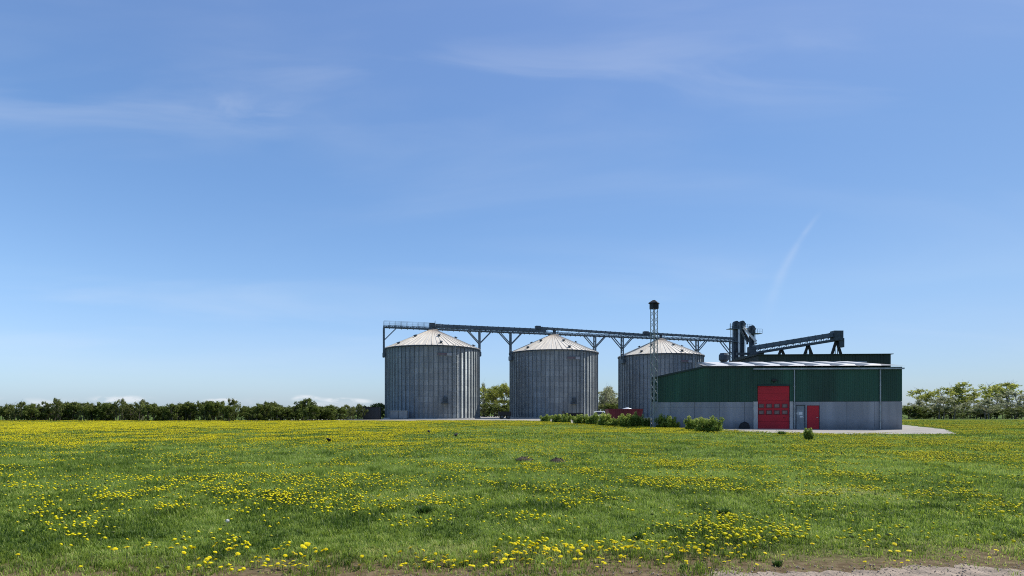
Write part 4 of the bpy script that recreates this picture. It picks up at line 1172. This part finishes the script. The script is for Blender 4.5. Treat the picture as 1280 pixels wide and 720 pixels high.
b = MB(); b.box(I(Lg, 0, .2), (2.2, 2.0, 2.4)); b.box(I(Lg + .6, 0, -1.6), (1.2, 1.2, 2.2)); b.build('head_house', M['dsteel'], root)
b = MB(); b.box(I(-.3, 0, -.2), (1.6, 1.7, 2.2)); b.box((I(-.3, 0, 0).x, 0, 8), (1.6, 1.3, 14)); b.build('tail_box', M['dsteel'], root)
b = MB(); cx_ = I(1.6, 0, 0).x; b.prism([(cx_ - 1.5, -.9, A.z - 1.5), (cx_ + 1.8, -.9, A.z - 1.3), (cx_ + .6, -.9, A.z - 3.3), (cx_ - .8, -.9, A.z - 3.3)], (0, 0, 0), (0, 1.8, 0)); b.box((cx_ - .1, 0, 6), (1.2, 1.2, 12)); b.build('hopper', M['black'], root)
# level link conveyor low between towers
b = MB(); zl = Z(442.5, 149); b.beam((-3.6, 0, zl), (3.2, 0, zl), .6, .55); b.beam((-3.6, 0, zl - .9), (-3.6, 0, 0), .3); b.beam((3.0, 0, zl), (3.0, 0, 0), .3)
for q in range(5): b.box((-3.4 + q * 1.6, 0, zl), (.1, .75, .66))
o = b.build('link_conveyor', M['dsteel']); o.location = (X(938, 148.5), 148.3, 0); tag(o, 'short level dark conveyor low between the elevator towers and the rear hall', 'conveyor')

# ------------------------------------------------------------------ rear dark green hall
rd = 112.0
root = thing('rear_hall', 'tall dark green hall behind, its flat top showing above the front hall roof', 'building', (X(948, rd), rd, 0), R(-4))
W_, D_, H_ = 24.0, 20.0, Z(443.2, rd)
b = MB(); b.box((W_ / 2, D_ / 2, H_ / 2), (W_, D_, H_)); 
for q in range(int(W_ / .5)): b.box((.25 + q * .5, -.02, H_ / 2), (.16, .05, H_ - .1))
b.box((-1.3, 3.0, 5.0), (2.6, 6, 10.0))
b.build('wall', M['dgreen'], root)
b = MB(); pr = [(-.3, -.4, H_), (-.3, D_ / 2, H_ + .55), (-.3, D_ + .4, H_), (-.3, D_ + .4, H_ - .12), (-.3, -.4, H_ - .12)]; b.prism(pr, (0, 0, 0), (W_ + .6, 0, 0)); b.build('roof', M['dgreen'], root)
b = MB(); b.prism([(-2.9, -.2, 9.95), (-2.9, 6.2, 9.95), (-2.9, 6.2, 10.1), (-2.9, 3, 10.7), (-2.9, -.2, 10.1)], (0, 0, 0), (2.6, 0, 0)); b.build('annex_roof', M['dgreen'], root)

# ------------------------------------------------------------------ front hall
HL = Vector((13.33, 56.5, 0)); HA = math.atan2(-.242, .97)
def s_at(px): 
    k = (px - 640) / F; c, s = math.cos(HA), math.sin(HA); return (k * HL.y - HL.x) / (c - k * s)
def dd(px): return HL.y + s_at(px) * math.sin(HA)
def hh(px, py): return Z(py, dd(px))


hall = thing('farm_hall', 'low farm hall with dark green cladding over grey concrete and red doors', 'building', HL, HA)
sR = s_at(880); sD0, sD1 = s_at(947.3), s_at(987.0); sE = s_at(1128)
hL, hK, hE = hh(817, 472.5), hh(880, 458.6), 5.50
cT = hh(900, 502.6)
DH = hh(967, 482.5)
def roofh(s): return hL + (hK - hL) * s / sR if s < sR else hK + (hE - hK) * (s - sR) / (sE - sR)


# concrete panels, leaving the door and the personnel doors open
b = MB(); th = .22; sP0, sP1 = s_at(995.2), s_at(1006.2); sQ0 = s_at(1009.0); sQ1 = sQ0 + 1.0
def pan(s0, s1, z0, z1): b.box(((s0 + s1) / 2, th / 2, (z0 + z1) / 2), (s1 - s0, th, z1 - z0))


b = MB()
edges = [0, 1.75, 3.9, 6.1, 8.3, s_at(941.5)]
for a0, a1 in zip(edges[:-1], edges[1:]):
    z0 = 0
    for z1 in (cT * .80, cT): pan(a0 + .012, a1 - .012, z0 + .008, z1); z0 = z1
b.build('concrete_base', M['conc'], hall); b = MB()
pan(sD1 + .28, sP0 - .02, 0, cT); pan(sP0 - .02, sP1 + .02, 2.12, cT); pan(sP1 + .02, sQ0 - .02, 0, cT); pan(sQ0 - .02, sQ1 + .02, 2.12, cT)
s = sQ1 + .03
while s < sE - .5: e = min(s + 2.2, sE); pan(s, e - .02, 0, cT); s = e
b.build('concrete_base', M['conc'], hall)
b = MB()
b.box(((s_at(941.5) + sD0) / 2, .09, cT / 2), (sD0 - s_at(941.5) - .03, .30, cT + .06)); b.build('door_jamb', M['conc_l'], hall); b = MB(); b.box((sD1 + .14, .09, cT / 2), (.24, .30, cT + .06))
b.build('door_jamb', M['conc_l'], hall)
# backing core so that no gap shows
b = MB()
poly = [(0, .25, 0), (0, .25, hL - .1), (sR, .25, hK - .1), (sE, .25, hE - .1), (sE, .25, 0)]
b.prism(poly, (0, 0, 0), (0, .1, 0))
for (xx_, h_) in ((.05, hL - .12), (sE - .05, hE - .12)): b.box((xx_, 10.3, h_ / 2), (.1, 20, h_))
b.box((sE / 2, 20.3, 2.4), (sE, .1, 4.8))
b.build('side_wall', M['dgreen'], hall)
# green cladding with vertical trapezoid ribs, cut round the sectional door
b = MB(); y0 = .06
def clad(s0, s1, zb):
    n = max(1, int((s1 - s0) / .30))
    for q in range(n):
        a0 = s0 + (s1 - s0) * q / n; a1 = s0 + (s1 - s0) * (q + 1) / n; w = (a1 - a0)
        xs_ = [a0, a0 + w * .5, a0 + w * .62, a0 + w * .88, a1]; ys_ = [y0, y0, y0 - .04, y0 - .04, y0]
        for kx in range(4):
            xa, xb = xs_[kx], xs_[kx + 1]
            b.quad([(xa, ys_[kx], zb), (xb, ys_[kx + 1], zb), (xb, ys_[kx + 1], roofh(xb) - .04), (xa, ys_[kx], roofh(xa) - .04)])


clad(0, sR, cT + .02); clad(sR, sD0 - .02, cT + .02); clad(sD0 - .02, sD1 + .02, DH + .12); clad(sD1 + .02, sE, cT + .02)
b.build('cladding', M['green'], hall)
b = MB(); b.box((sE / 2, .03, cT + .03), (sE, .06, .04)) if False else None
for (a0, a1) in ((0, sR), (sR, s_at(942))):
    b.beam((a0, -.02, roofh(a0) + .0), (a1, -.02, roofh(a1) + .0), .06, .16)
b.beam((sD0 - .03, 0, DH + .06), (sD1 + .03, 0, DH + .06), .12, .12)
b.box((.03, .0, (hL + cT) / 2), (.1, .14, hL - cT - .05))
b.build('trim', M['dgreen'], hall)
# sectional door
door = MB(); ns = 6
for q in range(ns):
    z0, z1 = DH * q / ns, DH * (q + 1) / ns; door.box(((sD0 + sD1) / 2, .14, (z0 + z1) / 2), (sD1 - sD0 - .02, .08, z1 - z0 - .015))
    for e in np.linspace(z0 + .1, z1 - .1, 5): door.box(((sD0 + sD1) / 2, .098, e), (sD1 - sD0 - .06, .012, .02))
door = door.build('sectional_door', M['red'], hall)
for row, py in enumerate((507.3, 515.4)):
    zc_ = hh(967, py)
    for q in range(4):
        fr = MB(); cx = sD0 + (sD1 - sD0) * (.115 + .247 * q); w, h_ = .44, .34
        for sx_ in (-1, 1): fr.box((cx + sx_ * w / 2, .085, zc_), (.05, .04, h_ + .05))
        for sz_ in (-1, 1): fr.box((cx, .085, zc_ + sz_ * h_ / 2), (w + .05, .042, .05))
        fr = fr.build('window', M['dred'], door)
        pn = MB(); pn.box((cx, .088, zc_), (w - .05, .015, h_ - .05)); pn = pn.build('pane', M['glass'], door)
hd = MB(); hd.box(((sD0 + sD1) / 2 + .9, .07, 1.0), (.14, .05, .05)); hd.build('handle', M['black'], door)
# grey personnel door with white notices
pd = MB(); pd.box(((sP0 + sP1) / 2, .12, 1.05), (sP1 - sP0 - .04, .08, 2.1)); pd = pd.build('personnel_door', M['gbox'], hall, label='grey personnel door with small white notices')
fr = MB()
for s_ in (sP0 - .0, sP1 + .0): fr.box((s_, .05, 1.06), (.06, .12, 2.14))
fr.box(((sP0 + sP1) / 2, .05, 2.15), (sP1 - sP0 + .06, .12, .06)); fr.build('frame', M['dsteel'], pd)
for (pc, py, w, h_) in ((996.2, 516.8, .13, .17), (1000.9, 516.6, .32, .26), (1001.9, 520.9, .24, .14)):
    n_ = MB(); n_.box((s_at(pc), .07, hh(pc, py)), (w, .012, h_)); n_.build('notice', M['whitep'], pd)
n_ = MB(); n_.box((sP1 - .16, .05, 1.05), (.14, .05, .03)); n_.build('handle', M['lsteel'], pd)
pr_ = MB(); pr_.box(((sQ0 + sQ1) / 2, .12, 1.05), (sQ1 - sQ0 - .04, .08, 2.1)); pr_ = pr_.build('personnel_door', M['red'], hall, label='red personnel door right of the grey one')
n_ = MB(); n_.box((sQ1 - .16, .05, 1.05), (.14, .05, .03)); n_.build('handle', M['lsteel'], pr_)
# lamp above the door
lp = MB(); lp.box((s_at(967.4), -.1, hh(967, 475.3)), (.36, .3, .16)); lp.box((s_at(967.4), -.02, hh(967, 476.2)), (.1, .2, .3)); lp.build('flood_lamp', M['black'], hall)
# gutter and down pipes
gz0 = hh(943, 461.3); gt = MB(); gt.mat = 0
gt.beam((s_at(941.5), -.13, gz0), (sE + .1, -.13, gz0 - .16), .16, .13); gt.build('gutter', M['galv'], hall)
for pc in (992.8, 1100):
    dp = MB(); sx_ = s_at(pc); dp.tube((sx_, -.1, .05), (sx_, -.1, gz0 - .14), .055, 10)
    for z in (.6, 2.2, 3.8): dp.tube((sx_, -.1, z), (sx_, -.1, z + .06), .075, 10)
    dp.build('downpipe', M['galv'], hall)
# roof: main slope rising away, lean-to slope on the left
RD = 10.0; rise = 1.02
def rp(s, y): 
    hb = roofh(s) + .06
    return (s, y, hb + rise * min(y + .15, RD) / RD if y <= RD else hb + rise * (2 * RD - y) / RD)


b = MB()
for (a0, a1) in ((sR, sE + .2),):
    for (ya, yb_) in ((-.12, RD), (RD, 2 * RD + .3)):
        b.quad([rp(a0, ya), rp(a1, ya), rp(a1, yb_), rp(a0, yb_)])
b.quad([(0, .0, hL - .02), (sR, .0, hK - .02), (sR, 2 * RD, hK - .02), (1.6, 2 * RD, hL - .02)])
b.quad([(sR - .01, -.1, hK - .02), rp(sR - .01, RD), (sR - .01, 2 * RD, hK - .02)])
q_ = rp(sE + .2, RD); b.quad([(sE, .0, hE - .2), q_, (sE, 2 * RD, hE - .2)])
roof = b.build('roof', M['rroof'], hall)
# bright raised roof lights running up the slope
for (p0, p1) in ((885.5, 917), (919, 950), (953, 982), (984, 1013), (1016, 1045), (1048, 1077), (1080, 1109)):
    a0, a1 = s_at(p0), s_at(p1) - .42; c_ = .15; b = MB()
    z = lambda s_, y_: Vector(rp(s_, y_))
    lo0, lo1, hi0, hi1 = z(a0, .05), z(a1, .05), z(a0, RD - .3), z(a1, RD - .3); k_ = Vector((0, 0, c_)); ins = .75
    t0_, t1_, t2_, t3_ = lo0 + k_ + Vector((ins, .3, 0)), lo1 + k_ + Vector((-.03, .3, 0)), hi1 + k_ + Vector((-.03, -.1, 0)), hi0 + k_ + Vector((.2, -.1, 0))
    b.quad([t0_, t1_, t2_, t3_]); b.quad([lo0, lo1, t1_, t0_]); b.mat = 1; b.quad([lo0, t0_, t3_, hi0]); b.mat = 0; b.quad([lo1, hi1, t2_, t1_]); b.quad([hi0, t3_, t2_, hi1])  # left faces take a grey material: shade of that side put into colour
    b.build('roof_light', [M['white'], M['ratio']], roof)
b = MB(); b.beam(Vector(rp(sR, RD)) + Vector((0, 0, .06)), Vector(rp(sE + .2, RD)) + Vector((0, 0, .06)), .5, .16); b.build('ridge_cap', M['gbox'], roof)
# ventilation cowl behind the ridge
cd = 69.0; cz = Z(454, cd) - .1
root = thing('ventilation_cowl', 'dark round ventilation cowl standing on the green hall roof', 'ventilator', (X(904.8, cd), cd, cz + .12))
cw = 12.0 * cd / F / 2
b = MB(); b.lathe([(cw * .5, -1.2), (cw * .5, .1), (cw * .6, .16)], 20); b.build('neck', M['dsteel'], root)
b = MB(); b.lathe([(cw * .55, .10), (cw * 1.05, .38), (cw * 1.05, .88), (cw * .78, 1.14), (.01, 1.18)], 10); b.build('hood', M['dsteel'], root)

# heap against the wall
b = MB(); r = random.Random(9); b.lathe([(.5, -.02), (.5, .12), (.44, .32), (.32, .50), (.16, .6), (.001, .62)], 18)
b.v = [(x * (1 + r.uniform(-.08, .08)), y * .7 * (1 + r.uniform(-.08, .08)), zq * (1 + r.uniform(-.06, .06))) for x, y, zq in b.v]
o = b.build('covered_heap', M['rubber'], None, True); u = s_at(929.5); o.location = HL + Vector((math.cos(HA) * u + math.sin(HA) * .55, math.sin(HA) * u - math.cos(HA) * .55, .004)); tag(o, 'dark rounded heap against the grey wall left of the red sectional door', 'heap')

# ------------------------------------------------------------------ lattice mast and nest box
md_ = 55.2; mx_ = X(817.6, md_); mtop = Z(386.5, md_)
root = thing('lattice_mast', 'slim galvanised lattice mast rising by the left corner of the green hall', 'mast', (mx_, md_, 0), R(24))
b = MB(); hw = .225; z = 0; st = .52
for sx_ in (-1, 1):
    for sy_ in (-1, 1): b.beam((sx_ * hw, sy_ * hw, 0), (sx_ * hw, sy_ * hw, mtop), .045)
b.build('leg_frame', M['mastm'], root)
b = MB(); q = 0
while z < mtop - st:
    for (ax0, ay0, ax1, ay1) in ((-1, -1, 1, -1), (1, -1, 1, 1), (1, 1, -1, 1), (-1, 1, -1, -1)):
        if q % 2: ax0, ay0, ax1, ay1 = ax1, ay1, ax0, ay0
        b.beam((ax0 * hw, ay0 * hw, z), (ax1 * hw, ay1 * hw, z + st), .028)
    z += st; q += 1
b.build('lattice', M['mastm'], root)
nb_ = thing('nest_box', 'black house-shaped nest box on top of the lattice mast', 'nest box', (mx_, md_, mtop), R(14))
b = MB(); b.box((0, 0, .29), (.62, .62, .54)); b.build('box', M['black'], nb_)
b = MB(); b.prism([(-.50, -.46, .50), (-.50, .46, .50), (-.28, .40, .72), (-.1, 0, .9), (-.28, -.40, .72)], (0, 0, 0), (.0, 0, 0)) if False else None
prf = [(.50, .50), (.46, .58), (.12, .84), (.001, .86)]
b.lathe([(r_ * 1.2, z_) for r_, z_ in prf], 4); b.quad([(.6 * math.cos(a), .6 * math.sin(a), .5) for a in (4.712, 3.1416, 1.5708, 0)]); b.build('roof', M['black'], nb_)
b = MB(); b.tube((0, -.31, .34), (0, -.325, .34), .1, 12); b.build('entrance_hole', M['rubber'], nb_)

# ------------------------------------------------------------------ things standing in the yard
# blackish container left of the first silo
cd = 112.0; w = 20.0 * cd / F; h_ = Z(508.6, cd)
root = thing('storage_container', 'blackish storage container standing left of the first silo', 'container', (X(464, cd), cd, 0), R(4))
b = MB(); b.box((0, 1.2, h_ / 2 + .08), (w - .1, 2.4, h_ - .16))
for q in range(11): b.box((-w / 2 + .2 + q * (w - .4) / 10, -.02, h_ / 2), (.12, .06, h_ - .35))
b.build('body', M['navy'], root)
b = MB()
for sx_ in (-1, 1):
    for sy_ in (0, 2.4): b.box((sx_ * (w / 2 - .06), sy_, h_ / 2), (.14, .14, h_))
for z in (.1, h_ - .08):
    for sy_ in (0, 2.4): b.box((0, sy_, z), (w - .28, .12, .14))
b.build('frame', M['black'], root)
# grey box at the foot of the first silo
cd = 115.5; w = 22.0 * cd / F; h_ = Z(513.8, cd)
root = thing('fan_housing', 'low grey sheet metal box in two panels at the foot of the first silo', 'housing', (X(498, cd), cd, 0), R(3))
for s_ in (-1, 1):
    b = MB(); b.box((s_ * w / 4, .8, h_ / 2 + .05), (w / 2 - .06, 1.6, h_ - .1)); b.box((s_ * w / 4, -.02, h_ / 2), (w / 2 - .3, .05, h_ - .4)); b.build('panel', M['gbox'], root)
b = MB(); b.box((0, .8, h_ + .04), (w + .1, 1.8, .08)); b.box((0, .8, .03), (w, 1.7, .06)); b.build('lid', M['galv'], root)


def wheel(parent, x, y, r_, wd, mat=None):
    b = MB(); b.tube((x, y - wd / 2, r_), (x, y + wd / 2, r_), r_, 20); o = b.build('wheel', M['rubber'], parent, False)
    q = MB(); q.tube((x, y - wd / 2 - .015, r_), (x, y + wd / 2 + .015, r_), r_ * .55, 14); q.build('rim', M['dsteel'], o)


# dark trailer in the gap between first and second silo
cd = 121.0
root = thing('farm_trailer', 'dark farm trailer parked in the gap by the left foot of the second silo', 'trailer', (X(631.5, cd), cd, 0), R(6))
b = MB(); b.box((0, .9, 1.15), (2.6, 1.7, .75)); b.box((0, .9, .72), (2.4, 1.2, .12))
for q in range(5): b.box((-1.15 + q * .575, .03, 1.15), (.08, .06, .75))
b.build('body', M['black'], root)
b = MB(); b.beam((-1.3, .9, .7), (-2.4, .9, .55), .12); b.build('drawbar', M['black'], root)
for x_ in (-.65, .65):
    for y_ in (.15, 1.65): wheel(root, x_, y_, .42, .28)
# flatbed trailer before the second silo
cd = 98.0; w = 24 * cd / F
root = thing('flatbed_trailer', 'dark low flatbed trailer in front of the second silo, behind the shrubs', 'trailer', (X(717, cd), cd, 0), R(3))
b = MB(); b.box((0, 1.1, 1.18), (w, 2.2, .30)); b.box((0, 1.1, .93), (w * .9, .8, .2)); b.box((-w / 2 + .05, 1.1, 1.45), (.08, 2.1, .4)); b.build('bed', M['black'], root)
for x_ in (.3, 1.15):
    for y_ in (.2, 2.0): wheel(root, x_, y_, .45, .28)
b = MB(); b.beam((-w / 2, 1.1, .9), (-w / 2 - 1.0, 1.1, .6), .12); b.build('drawbar', M['black'], root)
# dark red skip
cd = 82.0; w = 44 * cd / F; h_ = Z(511.6, cd)
root = thing('red_skip', 'dark red open skip container standing before the third silo', 'skip', (X(782, cd), cd, 0), R(2))
b = MB(); yb2 = 2.2
prof_ = [(-w / 2 + .5, .15), (-w / 2, h_), (w / 2, h_), (w / 2 - .25, .15)]
for y_ in (0, yb2 - .08): b.prism([(x_, y_, z_) for x_, z_ in prof_], (0, 0, 0), (0, .08, 0))
b.quad([(-w / 2 + .5, .08, .15), (-w / 2 + .5, yb2 - .08, .15), (-w / 2, yb2 - .08, h_), (-w / 2, .08, h_)]); b.quad([(w / 2 - .25, .08, .15), (w / 2 - .25, yb2 - .08, .15), (w / 2, yb2 - .08, h_), (w / 2, .08, h_)])
b.quad([(-w / 2 + .5, .08, .16), (w / 2 - .25, .08, .16), (w / 2 - .25, yb2 - .08, .16), (-w / 2 + .5, yb2 - .08, .16)])
b.build('body', M['dred'], root)
b = MB()
for q in range(8): x_ = -w / 2 + .62 + q * (w - 1.1) / 7; b.box((x_, -.05, h_ / 2 + .05), (.1, .1, h_ - .2))
for y_ in (-.03, yb2 + .03): b.beam((-w / 2, y_, h_), (w / 2, y_, h_), .12)
b.build('ribs', M['dred'], root)
# pale tank top behind the skip
cd = 90.0
b = MB(); b.lathe([(.85, 0), (.85, 1.75), (.7, 1.98), (.35, 2.1), (.001, 2.12)], 24); b.tube((0, 0, 2.05), (0, 0, 2.22), .2, 14)
o = b.build('water_tank', M['whitep'], None, True); o.location = (X(784, cd), cd, 0); tag(o, 'pale rounded tank top showing above the red skip', 'tank')
# white car, mostly hidden by shrubs
cd = 93.0
root = thing('parked_car', 'white car behind the shrubs between the second silo and the red skip', 'car', (X(749.5, cd), cd, 0), R(82))
cross = [(-2.1, .35), (-2.12, .75), (-1.95, .95), (-1.55, 1.02), (-1.15, 1.5), (-.2, 1.56), (.55, 1.48), (1.15, 1.02), (1.95, .88), (2.12, .65), (2.1, .35)]
b = MB(); b.prism([(x_, -.82, z_) for x_, z_ in cross], (0, 0, 0), (0, 1.64, 0)); b.build('body', M['whitep'], root)
b = MB()
for y_ in (-.832, .832):
    b.quad([(-1.38, y_, 1.05), (.98, y_, 1.05), (.48, y_, 1.42), (-1.08, y_, 1.44)])
b.quad([(1.12, -.72, 1.07), (1.12, .72, 1.07), (.62, .66, 1.46), (.62, -.66, 1.46)]); b.quad([(-1.56, -.72, 1.06), (-1.56, .72, 1.06), (-1.19, .66, 1.48), (-1.19, -.66, 1.48)])
b.build('window', M['dglass'], root)
for x_ in (-1.3, 1.3):
    for y_ in (-.78, .78): wheel(root, x_, y_, .32, .2)
for y_ in (-.6, .6):
    q = MB(); q.box((2.1, y_, .72), (.06, .3, .12)); q.build('headlight', M['lsteel'], root)
